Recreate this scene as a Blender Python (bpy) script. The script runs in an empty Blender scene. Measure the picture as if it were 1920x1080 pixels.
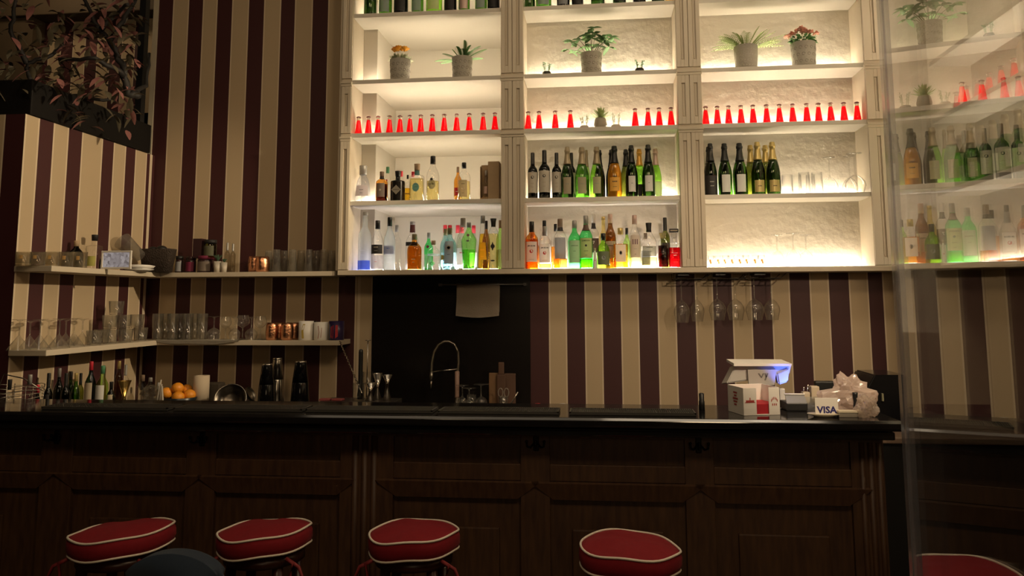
import bpy, bmesh, math, random
from mathutils import Vector, Matrix
random.seed(7)
C = bpy.context.scene.collection
PI = math.pi
# ---------------------------------------------------------------- camera
F, CX, CY = 1466.73, 973.61, 396.94
YAW, PIT, ROL, HC = 0.1038391, 0.1144153, -0.0044056, 1.62
fwd = Vector((-math.sin(YAW)*math.cos(PIT), math.cos(YAW)*math.cos(PIT), math.sin(PIT)))
r0 = Vector((math.cos(YAW), math.sin(YAW), 0)); u0 = r0.cross(fwd)
rt = math.cos(ROL)*r0 + math.sin(ROL)*u0; up = -math.sin(ROL)*r0 + math.cos(ROL)*u0
cam = bpy.data.cameras.new('camera'); co = bpy.data.objects.new('camera', cam); C.objects.link(co)
co.matrix_world = Matrix(((rt.x, up.x, -fwd.x, 0), (rt.y, up.y, -fwd.y, 0), (rt.z, up.z, -fwd.z, HC), (0, 0, 0, 1)))
cam.sensor_width = 36; cam.lens = F/1920*36; cam.clip_start = .02
cam.shift_x = (960-CX)/1920; cam.shift_y = (CY-540)/1920
bpy.context.scene.camera = co
def at(px, py, X=None, Y=None, Z=None):
    """pixel of the photograph -> world point on a plane"""
    d = fwd + (px-CX)/F*rt - (py-CY)/F*up
    t = X/d.x if X is not None else (Y/d.y if Y is not None else (Z-HC)/d.z)
    return Vector((0, 0, HC)) + t*d
# ---------------------------------------------------------------- materials
MC = {}
def nt(name):
    m = bpy.data.materials.new(name); m.use_nodes = True
    n = m.node_tree; n.nodes.clear(); o = n.nodes.new('ShaderNodeOutputMaterial')
    return m, n, o
def mat(name, col, rough=.5, metal=0, emit=None, es=1, noise=0, scale=30, bump=0, coat=0, stretch=(1, 1, 1), spec=.5, sheen=0):
    if name in MC: return MC[name]
    m, n, o = nt(name); b = n.nodes.new('ShaderNodeBsdfPrincipled'); n.links.new(b.outputs[0], o.inputs[0])
    b.inputs['Base Color'].default_value = (*col, 1); b.inputs['Roughness'].default_value = rough
    b.inputs['Metallic'].default_value = metal; b.inputs['Coat Weight'].default_value = coat
    b.inputs['Specular IOR Level'].default_value = spec
    if sheen: b.inputs['Sheen Weight'].default_value = sheen
    if emit: b.inputs['Emission Color'].default_value = (*emit, 1); b.inputs['Emission Strength'].default_value = es
    if noise or bump:
        tc = n.nodes.new('ShaderNodeTexCoord'); mp = n.nodes.new('ShaderNodeMapping'); mp.inputs['Scale'].default_value = stretch
        nz = n.nodes.new('ShaderNodeTexNoise'); nz.inputs['Scale'].default_value = scale; nz.inputs['Detail'].default_value = 5
        n.links.new(tc.outputs['Object'], mp.inputs[0]); n.links.new(mp.outputs[0], nz.inputs['Vector'])
        if noise:
            mx = n.nodes.new('ShaderNodeMixRGB'); mx.inputs[1].default_value = (*[c*(1-noise) for c in col], 1)
            mx.inputs[2].default_value = (*[min(1, c*(1+noise)) for c in col], 1)
            n.links.new(nz.outputs[0], mx.inputs[0]); n.links.new(mx.outputs[0], b.inputs['Base Color'])
        if bump:
            bp = n.nodes.new('ShaderNodeBump'); bp.inputs['Strength'].default_value = bump; bp.inputs['Distance'].default_value = .01
            n.links.new(nz.outputs[0], bp.inputs['Height']); n.links.new(bp.outputs[0], b.inputs['Normal'])
    if name.startswith('label_') or name.startswith('print_crest'):     # paper lets some of the light behind it through
        tl = n.nodes.new('ShaderNodeBsdfTranslucent'); tl.inputs[0].default_value = (*[min(1, c*1.15) for c in col], 1); mt = n.nodes.new('ShaderNodeMixShader'); mt.inputs[0].default_value = .16
        n.links.new(b.outputs[0], mt.inputs[1]); n.links.new(tl.outputs[0], mt.inputs[2]); n.links.new(mt.outputs[0], o.inputs[0])
    MC[name] = m; return m
def glass(name, tint=(.97, .98, .97), edge=.55, fog=0, fogcol=None, rough=.02, f0=.04):
    """thin-walled glass or tinted drink: tinted see-through, darker along grazing walls, Fresnel gloss; fog = share of light scattered"""
    if name in MC: return MC[name]
    m, n, o = nt(name); N = n.nodes.new; L = n.links.new
    t = N('ShaderNodeBsdfTransparent'); g = N('ShaderNodeBsdfGlossy'); g.inputs['Roughness'].default_value = rough
    g.inputs[0].default_value = (1, 1, 1, 1)
    lw = N('ShaderNodeLayerWeight'); lw.inputs['Blend'].default_value = .5
    pw = N('ShaderNodeMath'); pw.operation = 'POWER'; pw.inputs[1].default_value = 3.5; L(lw.outputs['Facing'], pw.inputs[0])
    mc = N('ShaderNodeMixRGB'); mc.inputs[1].default_value = (*tint, 1); mc.inputs[2].default_value = (*[c*edge*(c if edge < 1 else 1) for c in tint], 1)
    L(pw.outputs[0], mc.inputs[0]); L(mc.outputs[0], t.inputs[0])
    p5 = N('ShaderNodeMath'); p5.operation = 'POWER'; p5.inputs[1].default_value = 5; L(lw.outputs['Facing'], p5.inputs[0])
    fr = N('ShaderNodeMath'); fr.operation = 'MULTIPLY_ADD'; fr.inputs[1].default_value = .9; fr.inputs[2].default_value = f0; L(p5.outputs[0], fr.inputs[0])
    base = t
    if fog:
        fc = fogcol or tint
        d = N('ShaderNodeBsdfDiffuse'); d.inputs[0].default_value = (*fc, 1); tr = N('ShaderNodeBsdfTranslucent'); tr.inputs[0].default_value = (*fc, 1)
        md = N('ShaderNodeMixShader'); md.inputs[0].default_value = .6; L(d.outputs[0], md.inputs[1]); L(tr.outputs[0], md.inputs[2])
        mf = N('ShaderNodeMixShader'); mf.inputs[0].default_value = fog; L(t.outputs[0], mf.inputs[1]); L(md.outputs[0], mf.inputs[2]); base = mf
    ms = N('ShaderNodeMixShader'); L(fr.outputs[0], ms.inputs[0]); L(base.outputs[0], ms.inputs[1]); L(g.outputs[0], ms.inputs[2])
    L(ms.outputs[0], o.inputs[0]); MC[name] = m; return m
# ---------------------------------------------------------------- mesh helpers
def bx(bm, x0, x1, y0, y1, z0, z1, bev=0, mi=0):
    vs = [bm.verts.new((x, y, z)) for x in (x0, x1) for y in (y0, y1) for z in (z0, z1)]
    fs = [bm.faces.new([vs[i] for i in f]) for f in ((0, 1, 3, 2), (4, 6, 7, 5), (0, 4, 5, 1), (2, 3, 7, 6), (0, 2, 6, 4), (1, 5, 7, 3))]
    for f in fs: f.material_index = mi
    if bev:
        es = list({e for f in fs for e in f.edges})
        r = bmesh.ops.bevel(bm, geom=es, offset=bev, segments=2, affect='EDGES', profile=.6)
        for f in r['faces']: f.material_index = mi
def quad(bm, pts, mi=0):
    f = bm.faces.new([bm.verts.new(p) for p in pts]); f.material_index = mi; return f
def ringpt(a, rx, ry, n):
    s, c = math.sin(a), -math.cos(a)
    k = 1 if n == 2 else (abs(s)**n + abs(c)**n)**(-1/n)
    return s*k*rx, c*k*ry
def lathe(bm, prof, x=0, y=0, z=0, seg=28, n=2, dep=1, cap0=True, cap1=True, a0=0, a1=2*PI, mi=0, M=None):
    """prof: list of (z, r); n: superellipse exponent; dep: depth/width"""
    closed = abs(a1-a0-2*PI) < 1e-6; rings = []
    m = seg if closed else seg+1
    for (h, r) in prof:
        nn = n if r > .0 else 2
        ring = []
        for i in range(m):
            px, py = ringpt(a0+(a1-a0)*i/seg, r, r*dep, nn); v = Vector((px, py, h))
            if M: v = M @ v
            ring.append(bm.verts.new(v+Vector((x, y, z))))
        rings.append(ring)
    for a, b in zip(rings, rings[1:]):
        for i in range(seg):
            j = (i+1) % m
            f = bm.faces.new((a[i], a[j], b[j], b[i])); f.smooth = True; f.material_index = mi
    if closed and cap0: f = bm.faces.new(list(reversed(rings[0]))); f.material_index = mi
    if closed and cap1: f = bm.faces.new(rings[-1]); f.material_index = mi
def tube(bm, pts, r, seg=8, r1=None, caps=True, mi=0):
    pts = [Vector(p) for p in pts]; rings = []; r1 = r if r1 is None else r1
    for i, p in enumerate(pts):
        t = (pts[min(i+1, len(pts)-1)]-pts[max(i-1, 0)]).normalized()
        a = t.cross(Vector((0, 0, 1)) if abs(t.z) < .95 else Vector((0, 1, 0))).normalized(); b = t.cross(a)
        q = r+(r1-r)*i/max(1, len(pts)-1)
        rings.append([bm.verts.new(p+q*(math.cos(2*PI*k/seg)*a+math.sin(2*PI*k/seg)*b)) for k in range(seg)])
    for A, B in zip(rings, rings[1:]):
        for k in range(seg):
            f = bm.faces.new((A[k], A[(k+1) % seg], B[(k+1) % seg], B[k])); f.smooth = True; f.material_index = mi
    if caps:
        bm.faces.new(list(reversed(rings[0]))).material_index = mi; bm.faces.new(rings[-1]).material_index = mi
def ball(bm, c, r, sz=1, seg=12, mi=0):
    r_ = bmesh.ops.create_uvsphere(bm, u_segments=seg, v_segments=max(6, seg*2//3), radius=r, matrix=Matrix.Translation(c) @ Matrix.Diagonal((1, 1, sz, 1)))
    for v in r_['verts']:
        for f in v.link_faces: f.smooth = True; f.material_index = mi
def obj(name, bm, m, parent=None, norm=True):
    if norm: bmesh.ops.recalc_face_normals(bm, faces=bm.faces)
    me = bpy.data.meshes.new(name); bm.to_mesh(me); bm.free()
    for q in (m if isinstance(m, (list, tuple)) else [m]): me.materials.append(q)
    o = bpy.data.objects.new(name, me); C.objects.link(o)
    if parent: o.parent = parent
    return o
def thing(name, label, cat, loc, rz=0, group=None):
    o = bpy.data.objects.new(name, None); C.objects.link(o); o.location = loc; o.rotation_euler = (0, 0, rz); o.empty_display_size = .02
    return tag(o, label, cat, group)
def tag(o, label, cat, group=None, kind=None):
    o['label'] = label; o['category'] = cat
    if group: o['group'] = group
    if kind: o['kind'] = kind
    return o
def struct(name, bm, m, norm=True):
    o = obj(name, bm, m, norm=norm); o['kind'] = 'structure'; return o
def B(): return bmesh.new()
def dup(root, loc, label, group=None):
    r = root.copy(); C.objects.link(r); r.location = loc; r['label'] = label
    if group: r['group'] = group
    for ch in list(root.children):
        c = ch.copy(); C.objects.link(c); c.parent = r
        for g in ch.children: d = g.copy(); C.objects.link(d); d.parent = c
    return r
def text_bm(s, size, bold=0):
    cu = bpy.data.curves.new('t', 'FONT'); cu.body = s; cu.size = size; cu.align_x = 'CENTER'; cu.align_y = 'CENTER'; cu.offset = bold*size
    cu.resolution_u = 2
    o = bpy.data.objects.new('t', cu); C.objects.link(o); dg = bpy.context.evaluated_depsgraph_get(); dg.update()
    me = bpy.data.meshes.new_from_object(o.evaluated_get(dg)); bm = bmesh.new(); bm.from_mesh(me)
    bpy.data.objects.remove(o); bpy.data.curves.remove(cu); bpy.data.meshes.remove(me)
    return bm
def text(name, s, size, m, parent, pos, wrap=None, bold=0, M=None, sx=1):
    """flat lettering facing -Y at pos, wrapped on a round of radius `wrap`"""
    bm = text_bm(s, size, bold)
    for v in bm.verts:
        x, y = v.co.x*sx, v.co.y
        if wrap: p = Vector((math.sin(x/wrap)*wrap, -math.cos(x/wrap)*wrap, y))
        else: p = Vector((x, 0, y))
        v.co = (M @ p if M else p)+Vector(pos)
    return obj(name, bm, m, parent, norm=False)
ORD = ['leftmost', 'second', 'third', 'fourth', 'fifth', 'sixth', 'seventh', 'eighth', 'ninth', 'tenth', 'eleventh', 'twelfth', 'thirteenth']
def ordn(i, n): return 'leftmost' if i == 0 else ('rightmost' if i == n-1 else ORD[i]+' from the left')
# ---------------------------------------------------------------- palette
cream_p = mat('cream_paint', (.60, .52, .40), .55)
shelf_w = mat('shelf_white', (.64, .59, .50), .5)
plaster = mat('plaster', (.80, .75, .65), .8, bump=.6, scale=22)
W_cream = mat('wallpaper_cream', (.50, .385, .245), .7, noise=.06, scale=300)
W_maroon = mat('wallpaper_maroon', (.050, .010, .011), .6, noise=.12, scale=300)
W_line = mat('wallpaper_line', (.66, .55, .40), .6)
black = mat('black_plastic', (.012, .012, .012), .4)
blackg = mat('black_gloss', (.006, .006, .007), .12)
steel = mat('steel', (.62, .58, .52), .22, 1)
brass = mat('brass', (.75, .5, .16), .25, 1)
copper = mat('copper', (.85, .42, .24), .27, 1, bump=.35, scale=60)
white = mat('white_plastic', (.8, .77, .72), .4)
paper = mat('label_paper', (.66, .60, .50), .7)
paperw = mat('label_white', (.8, .78, .74), .7)
papertan = mat('label_tan', (.50, .42, .30), .7)
papergrey = mat('label_grey', (.30, .31, .33), .7)
ink = mat('ink_black', (.015, .013, .013), .6)
inkr = mat('ink_red', (.55, .02, .02), .6)
inkb = mat('ink_blue', (.03, .03, .30), .6)
clear = glass('clear_glass', (.985, .985, .98), .5)
drinkglass = glass('drinking_glass', (.95, .95, .93), .5, fog=.07, fogcol=(.9, .88, .82), rough=.05, f0=.09)
frost = glass('frosted_glass', (.9, .93, .93), .6, fog=.35, fogcol=(.8, .84, .85))
# ---------------------------------------------------------------- room
YS, YW = 4.85, 5.08
Z1, Z2, Z3, Z4, Z5 = 3.514, 3.065, 2.710, 2.266, 1.822     # tops of the five shelf levels
bm = B(); bx(bm, -7, 3.2, -2.5, 7.5, -.1, 0); struct('floor', bm, mat('floor_wood', (.05, .028, .016), .45, noise=.3, scale=8, stretch=(1, 12, 1)))
bm = B(); bx(bm, -7, 3.2, -2.5, 7.5, 5.0, 5.1); struct('ceiling', bm, mat('ceiling_dark', (.12, .10, .08), .9))
def stripes_x(bm, edges, Y, z0, z1, ln=.009):
    """edges: (x, 'c'|'m') starts; the last is the end"""
    for (a, k), (b, _) in zip(edges, edges[1:]):
        if k == 'c':
            for p, q, mi in ((a, a+ln, 2), (a+ln, b-ln, 0), (b-ln, b, 2)):
                quad(bm, ((p, Y, z0), (q, Y, z0), (q, Y, z1), (p, Y, z1)), mi)
        else: quad(bm, ((a, Y, z0), (b, Y, z0), (b, Y, z1), (a, Y, z1)), 1)
L = [(-3.11, 'm'), (-3.0, 'c'), (-2.88, 'm'), (-2.777, 'c'), (-2.668, 'm'), (-2.56, 'c'), (-2.435, 'm'), (-2.325, 'c'), (-2.2, 'm'), (-2.1, 'c'), (-1.97, 'm'), (-1.86, 'c'), (-1.74, 'm'), (-1.628, 'c')]
Rr = [(-1.508, 'm'), (-1.4, 'c'), (-1.28, 'm'), (-1.16, 'c'), (-1.045, 'm'), (-.93, 'c'), (-.815, 'm'), (-.7, 'c'), (-.58, 'm'), (-.341, 'c'), (-.224, 'm'), (-.11, 'c'), (.005, 'm'), (.12, 'c'), (.235, 'm'), (.352, 'c'), (.471, 'm'), (.589, 'c'), (.702, 'm'), (.818, 'c'), (.94, 'm'), (1.06, 'c'), (1.175, 'm'), (1.295, 'c'), (1.413, 'm'), (1.532, 'c'), (1.649, 'm'), (1.733, 'c'), (1.95, 'm')]
WM = [W_cream, W_maroon, W_line]
bm = B(); stripes_x(bm, L+[(-1.60, 'm')], YW, 0, 4.8); stripes_x(bm, [(-1.6, 'c')]+Rr, YW, 0, 1.80)
bx(bm, -1.6, 1.95, 5.62, 5.66, 1.80, 4.8, mi=0); bx(bm, -3.11, -1.6, YW+.004, YW+.1, 0, 4.8, mi=1); bx(bm, -1.6, 1.95, YW+.004, YW+.1, 0, 1.80, mi=1)
struct('wall_back', bm, WM, norm=False)
# side wall: half-height striped partition running from the back wall towards the room
XL = -3.08
sy = [(3.84, 'c'), (3.951, 'm'), (4.061, 'c'), (4.191, 'm'), (4.307, 'c'), (4.506, 'm'), (4.615, 'c'), (4.747, 'm'), (4.85, 'c'), (4.985, 'm'), (5.02, 'c'), (5.05, 'm'), (5.08, 'c')]
bm = B(); ZT = 2.64
for (a, k), (b, _) in zip(sy, sy[1:]):
    segs = ((a, a+.012, 2), (a+.012, b-.012, 0), (b-.012, b, 2)) if k == 'c' and b-a > .04 else ((a, b, 2 if k == 'c' else 1),)
    for p, q, mi in segs: quad(bm, ((XL, p, 0), (XL, q, 0), (XL, q, ZT), (XL, p, ZT)), mi)
stripes_x(bm, [(-3.66, 'c'), (-3.54, 'm'), (-3.43, 'c'), (-3.31, 'm'), (-3.31, 'c'), (-3.195, 'm'), (XL, 'm')], 3.84, 0, ZT)
quad(bm, ((-3.66, 3.84, ZT), (XL, 3.84, ZT), (XL, 5.08, ZT), (-3.66, 5.08, ZT)), 2)
bx(bm, -3.66, XL-.004, 3.845, 5.08, 0, ZT-.004, mi=1)
struct('wall_left', bm, WM, norm=False)
bm = B(); bx(bm, -3.14, -3.105, 5.07, 5.12, ZT, 4.8, mi=0); struct('trim_1', bm, mat('trim_pale', (.55, .48, .36), .6))
# room beyond the partition
bm = B(); st = []
for i in range(16): st.append((-5.9+i*.236, 'c')); st.append((-5.9+i*.236+.125, 'm'))
stripes_x(bm, st[:-6], 6.4, 0, 4.16); bx(bm, -6.4, -3.05, 6.41, 6.5, 0, 5.0, mi=1)
struct('wall_far', bm, WM, norm=False)
bm = B(); bx(bm, -6.4, -3.1, 6.2, 6.4, 4.16, 4.5, .01); bx(bm, -6.4, -5.0, 6.25, 6.4, 2.6, 4.16)
struct('trim_2', bm, mat('beam_brown', (.10, .07, .04), .7, noise=.2, scale=10))
bm = B(); bx(bm, -3.2, -3.155, 5.0, 5.05, ZT, 4.9); bx(bm, -6.4, -3.2, 5.35, 5.4, 2.6, 3.02); struct('trim_3', bm, black)
bm = B(); bx(bm, 2.28, 2.34, -2.5, 6, 0, 5.0); struct('wall_right', bm, mat('wall_plain', (.34, .28, .19), .8, bump=.1))
bm = B(); bx(bm, 1.80, 2.3, 5.00, 5.07, 1.0, 4.8, .004); struct('wall_return', bm, mat('wall_cream', (.55, .46, .33), .7))
# glossy dark splash panel behind the sink
bm = B(); bx(bm, -1.505, -.46, 5.065, 5.078, .9, 1.79)
tag(obj('splash_panel', bm, mat('splash_black', (.008, .006, .005), .25)), 'black splash panel on the striped wall behind the sink', 'panel')
# ---------------------------------------------------------------- lit shelving unit
led = [mat('led_warm', (1, 1, 1), emit=(1.0, .85, .62), es=110), mat('led_neutral', (1, 1, 1), emit=(1.0, .89, .80), es=112)]
unit = thing('back_bar_shelving', 'tall cream shelving unit with glowing compartments above the sink wall', 'shelving', (0, 0, 0))
BAY = [(-1.600, -.619), (-.473, .490), (.640, 1.618)]
LV = [Z5, Z4, Z3, Z2, Z1, 3.97]
TH = .028
for b, (x0, x1) in enumerate(BAY):
    for k, z in enumerate(LV[1:], 1):
        bm = B(); bx(bm, x0, x1, YS, 5.60 if b == 0 else YW, z-TH, z, .002); obj('shelf', bm, shelf_w, unit)
    bm = B()
    if b == 0:
        bx(bm, x0, x1, 5.58, 5.61, Z5, 4.6); bx(bm, x0, -1.502, YW, 5.6, Z5, 4.6, .002); bx(bm, x1-.01, x1+.02, YW, 5.6, Z5, 4.6)
    else: bx(bm, x0, x1, YW, YW+.02, Z5, 4.6)
    obj('back_panel', bm, plaster if b else shelf_w, unit)
    for k, z in enumerate(LV):
        bm = B(); xa, xb = x0+.015, x1-.015
        if b == 0: xb = x1-.02
        if b == 0 and k == 0: xa = -1.48
        bx(bm, xa, xb, 5.052, 5.062, z, z+.006)
        obj('led_strip', bm, led[1 if (k == 0 and b < 2) else 0], unit)
bm = B(); bx(bm, -1.595, -1.49, 5.045, 5.062, Z5, Z5+.006); obj('led_strip', bm, mat('led_blue', (1, 1, 1), emit=(.25, .35, 1), es=22), unit)['label'] = 'short blue led strip in the corner'
bm = B(); bx(bm, -1.668, 1.79, 4.835, 5.62, 1.791, Z5, .003); obj('bottom_board', bm, cream_p, unit)
def pilaster(x0, x1, flutes, lim=None):
    bm = B(); bx(bm, x0, x1, YS-.004, YW, Z5, 4.6)
    secs = [(Z5, Z3-.055), (Z3-.005, Z2-.045), (Z2+.005, 4.6)]
    for (za, zb) in secs:
        bx(bm, x0-.002, x1+.002, YS-.02, YS, zb, zb+.018, .003); bx(bm, x0-.004, x1+.004, YS-.028, YS, zb+.016, zb+.03, .004)
        w = (x1-x0)/flutes
        for i in range(flutes):
            a = x0+i*w; c = a+w/2; g = .011
            # raised frame round each flute
            bx(bm, a+.002, c-g, YS-.016, YS, za+.004, zb, .002); bx(bm, c+g, a+w-.002, YS-.016, YS, za+.004, zb, .002)
            bx(bm, c-g, c+g, YS-.016, YS, za+.004, za+.05, .002); bx(bm, c-g, c+g, YS-.016, YS, zb-.05, zb, .002)
            bx(bm, c-g*.45, c+g*.45, YS-.009, YS, za+.056, zb-.056, .002)
    obj('pilaster', bm, cream_p, unit)
pilaster(-1.668, -1.600, 1); pilaster(-.619, -.473, 2); pilaster(.490, .640, 2); pilaster(1.618, 1.738, 1)
bm = B(); bx(bm, 1.738, 1.79, YS+.01, YW, Z5, 4.6, .003); bx(bm, -1.69, -1.668, YS+.01, YW, Z5, 4.6, .002); obj('side_panel', bm, cream_p, unit)
# ---------------------------------------------------------------- bottles
PROF = {
 'champ': ([(0, .93), (.012, 1), (.40, 1), (.47, .95), (.54, .85), (.61, .71), (.68, .56), (.76, .44), (.84, .38), (.895, .36), (.9, .43), (.945, .43), (.95, .37), (.985, .36), (1, .30)], .66),
 'bord': ([(0, .95), (.01, 1), (.58, 1), (.63, .94), (.67, .78), (.70, .56), (.73, .42), (.76, .38), (.985, .37), (1, .34)], .74),
 'whisky': ([(0, .94), (.012, 1), (.56, 1), (.63, .94), (.69, .74), (.74, .50), (.78, .38), (.84, .34), (.985, .33), (1, .3)], .84),
 'jb': ([(0, .94), (.012, 1), (.60, 1), (.66, .93), (.70, .74), (.74, .48), (.77, .38), (.985, .34), (1, .32)], .78),
 'tall': ([(0, .94), (.012, 1), (.54, 1), (.62, .92), (.69, .70), (.75, .48), (.80, .40), (.985, .38), (1, .36)], .83),
 'vodka': ([(0, .95), (.012, 1), (.56, 1), (.62, .94), (.67, .76), (.71, .56), (.74, .44), (.90, .38), (.985, .38), (1, .36)], .94),
 'cone': ([(0, 1), (.01, 1.0), (.28, .92), (.5, .80), (.62, .66), (.68, .50), (.72, .42), (.985, .44), (1, .42)], .75),
 'apoth': ([(0, .94), (.012, 1), (.60, 1), (.67, .94), (.72, .70), (.75, .42), (.80, .34), (.985, .34), (1, .32)], .85),
 'squat': ([(0, .92), (.012, 1), (.50, 1), (.60, .88), (.68, .62), (.74, .38), (.80, .34), (.985, .34), (1, .32)], .80),
 'taper': ([(0, 1), (.01, 1), (.3, .90), (.5, .74), (.66, .56), (.8, .44), (.985, .38), (1, .36)], .86),
 'ten': ([(0, .70), (.012, .74), (.3, .86), (.60, 1), (.64, .96), (.74, .66), (.82, .38), (.88, .27), (.985, .26), (1, .25)], .89),
 'germ': ([(0, .95), (.012, 1), (.66, 1), (.74, .9), (.80, .64), (.83, .42), (.86, .40), (.93, .44), (1, .58)], .84),
 'square': ([(0, .95), (.012, 1), (.64, 1), (.67, .97), (.69, .66), (.71, .36), (.78, .33), (.985, .40), (1, .40)], .83),
 'decant': ([(0, .90), (.02, 1), (.5, 1), (.62, .85), (.72, .55), (.80, .30), (.86, .28), (.99, .34), (1, .34)], .84),
}
def interp(pr, z):
    for (a, ra), (b, rb) in zip(pr, pr[1:]):
        if z <= b: return ra+(rb-ra)*(z-a)/max(1e-6, b-a)
    return pr[-1][1]
def cut(pr, z0, z1):
    return [(z0, interp(pr, z0))]+[p for p in pr if z0 < p[0] < z1]+[(z1, interp(pr, z1))]
def mk_bottle(name, label, cat, loc, h, r, prof, gm, cm, lab=None, n=2, dep=1, liq=None, caps=1.04, group=None, txt=(), emb=None, capstart=None, neck=None, rz=0):
    t = thing(name, label, cat, loc, rz, group); pr, cs = PROF[prof]; cs = capstart or cs
    bm = B(); lathe(bm, [(z*h, q*r) for z, q in cut(pr, 0, cs)], n=n, dep=dep); obj('bottle_body', bm, gm, t)
    bm = B(); pc = cut(pr, cs, 1)
    lathe(bm, [(z*h, q*r*caps+.0004) for z, q in pc]); obj('bottle_cap', bm, cm, t)
    if liq:
        lm, lv = liq; bm = B(); lathe(bm, [(max(z*h, .006), q*r*.93) for z, q in cut(pr, 0, lv)], n=n, dep=dep); obj('drink', bm, lm, t)
    if lab:
        z0, z1, aw, lm = lab[:4]; e = .0007
        bm = B(); ps = cut(pr, z0, z1)
        lathe(bm, [(z*h, q*r+e) for z, q in ps], n=n, dep=dep*(1+0), a0=-aw, a1=aw, seg=20, cap0=False, cap1=False)
        lo = obj('bottle_label', bm, lm, t)
    else: lo = t
    if neck:
        z0, z1, nm = neck; bm = B(); lathe(bm, [(z*h, q*r+.0006) for z, q in cut(pr, z0, z1)], cap0=False, cap1=False); obj('neck_band', bm, nm, t)
    def surf(z):
        return interp(pr, z)*r
    for (s, z, size, tm, *rest) in txt:
        R_ = surf(z)+.0013
        if s[0] == '-':          # lettering too small to read in the photo: a row of tiny dashes
            bm = B(); w = size*.55
            for q in range(len(s)):
                xc = (q-(len(s)-1)/2)*w
                ps = [(xc-w*.36, -size*.26), (xc+w*.36, -size*.26), (xc+w*.36, size*.26), (xc-w*.36, size*.26)]
                quad(bm, [((math.sin(a/R_)*R_, -math.cos(a/R_)*R_, z*h+c) if n == 2 and dep == 1 else (a, -surf(z)*dep-.0013, z*h+c)) for a, c in ps])
            obj('lettering', bm, tm, lo, norm=False); continue
        if n == 2 and dep == 1: text('lettering', s, size, tm, lo, (0, 0, z*h), wrap=R_, bold=.02, sx=rest[0] if rest else 1)
        else: text('lettering', s, size, tm, lo, (0, -surf(z)*dep-.0013, z*h), bold=.02, sx=rest[0] if rest else 1)
    for (z, rad, em, *rest) in (emb or ()):
        k = rest[0] if rest else 1; bm = B(); R_ = surf(z)+.0011
        sg = 20 if k != 'diamond' else 4; kk = k if k != 'diamond' else 1
        vs = []
        for i in range(sg):
            a = 2*PI*i/sg; x = math.cos(a)*rad; zz = math.sin(a)*rad*kk
            if n == 2 and dep == 1: vs.append(bm.verts.new((math.sin(x/R_)*R_, -math.cos(x/R_)*R_, z*h+zz)))
            else: vs.append(bm.verts.new((x, -surf(z)*dep-.0011, z*h+zz)))
        bm.faces.new(vs); obj('emblem', bm, em, lo, norm=False)
    return t
GR = glass('green_bottle', (.26, .47, .14), .30)
GRL = glass('bright_green_bottle', (.55, .86, .25), .4)
GRP = glass('pale_green_bottle', (.70, .92, .45), .5)
GRX = glass('emerald_bottle', (.30, .85, .45), .5)
GD = glass('dark_green_bottle', (.11, .19, .07), .2)
GO = glass('olive_bottle', (.42, .46, .16), .3)
GK = glass('black_bottle', (.05, .05, .045), .2)
GAM = glass('amber_bottle', (.86, .58, .22), .5)
GBR = glass('brown_bottle', (.52, .32, .13), .4)
GBL = glass('pale_blue_bottle', (.66, .86, .92), .6)
LYE = glass('yellow_drink', (.98, .78, .20), .6)
LPY = glass('straw_drink', (.97, .92, .62), .7)
LOR = glass('orange_drink', (1, .64, .18), .6)
LRE = glass('red_drink', (.80, .03, .06), .5, fog=.15)
LDR = glass('dark_red_drink', (.28, .02, .04), .4)
LAM = glass('amber_drink', (.96, .60, .24), .6)
LCAMP = glass('soda_red', (1, .05, .08), .8, fog=.55, fogcol=(1, .015, .04))
F_tan = mat('foil_tan', (.42, .34, .22), .4, .4)
F_blk = mat('foil_black', (.012, .012, .011), .35)
F_gold = mat('foil_gold', (.72, .56, .22), .35, .6)
F_or = mat('foil_orange', (.80, .42, .08), .35, .4)
F_pink = mat('foil_pink', (.62, .44, .38), .4, .3)
F_grey = mat('cap_grey', (.34, .33, .31), .4, .3)
cork = mat('cork', (.45, .32, .2), .8, noise=.2)
capwood = mat('cap_brown', (.22, .15, .10), .6)
capred = mat('cap_red', (.60, .03, .05), .5)
capgrn = mat('cap_green', (.08, .25, .12), .5)
capwht = mat('cap_white', (.7, .68, .63), .5)
YF, YB = 4.925, 5.004
def bot(px0, px1, yt, z, label, prof, gm, cm, name='spirit_bottle', cat='bottle', Y=YF, **k):
    pc = (px0+px1)/2; base = 375
    x = 0
    # x taken at mid height of the bottle
    zt = at(pc, yt, Y=Y).z; h = max(.06, zt-z)
    ym = yt
    for _ in range(1): pass
    # find pixel row of mid height by linear search
    lo, hi = yt, yt+200
    for _ in range(30):
        m_ = (lo+hi)/2
        if at(pc, m_, Y=Y).z > z+h*.35: lo = m_
        else: hi = m_
    x = at(pc, lo, Y=Y).x; r = (at(px1, lo, Y=Y).x-at(px0, lo, Y=Y).x)/2
    d = k.get('dep', 1)
    rr = r*.985
    if rr*d > .0425: k['dep'] = .0425/rr
    return mk_bottle(name, label, cat, (x, Y, z), h, rr, prof, gm, cm, **k)
WB = 'wine_bottle'
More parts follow.
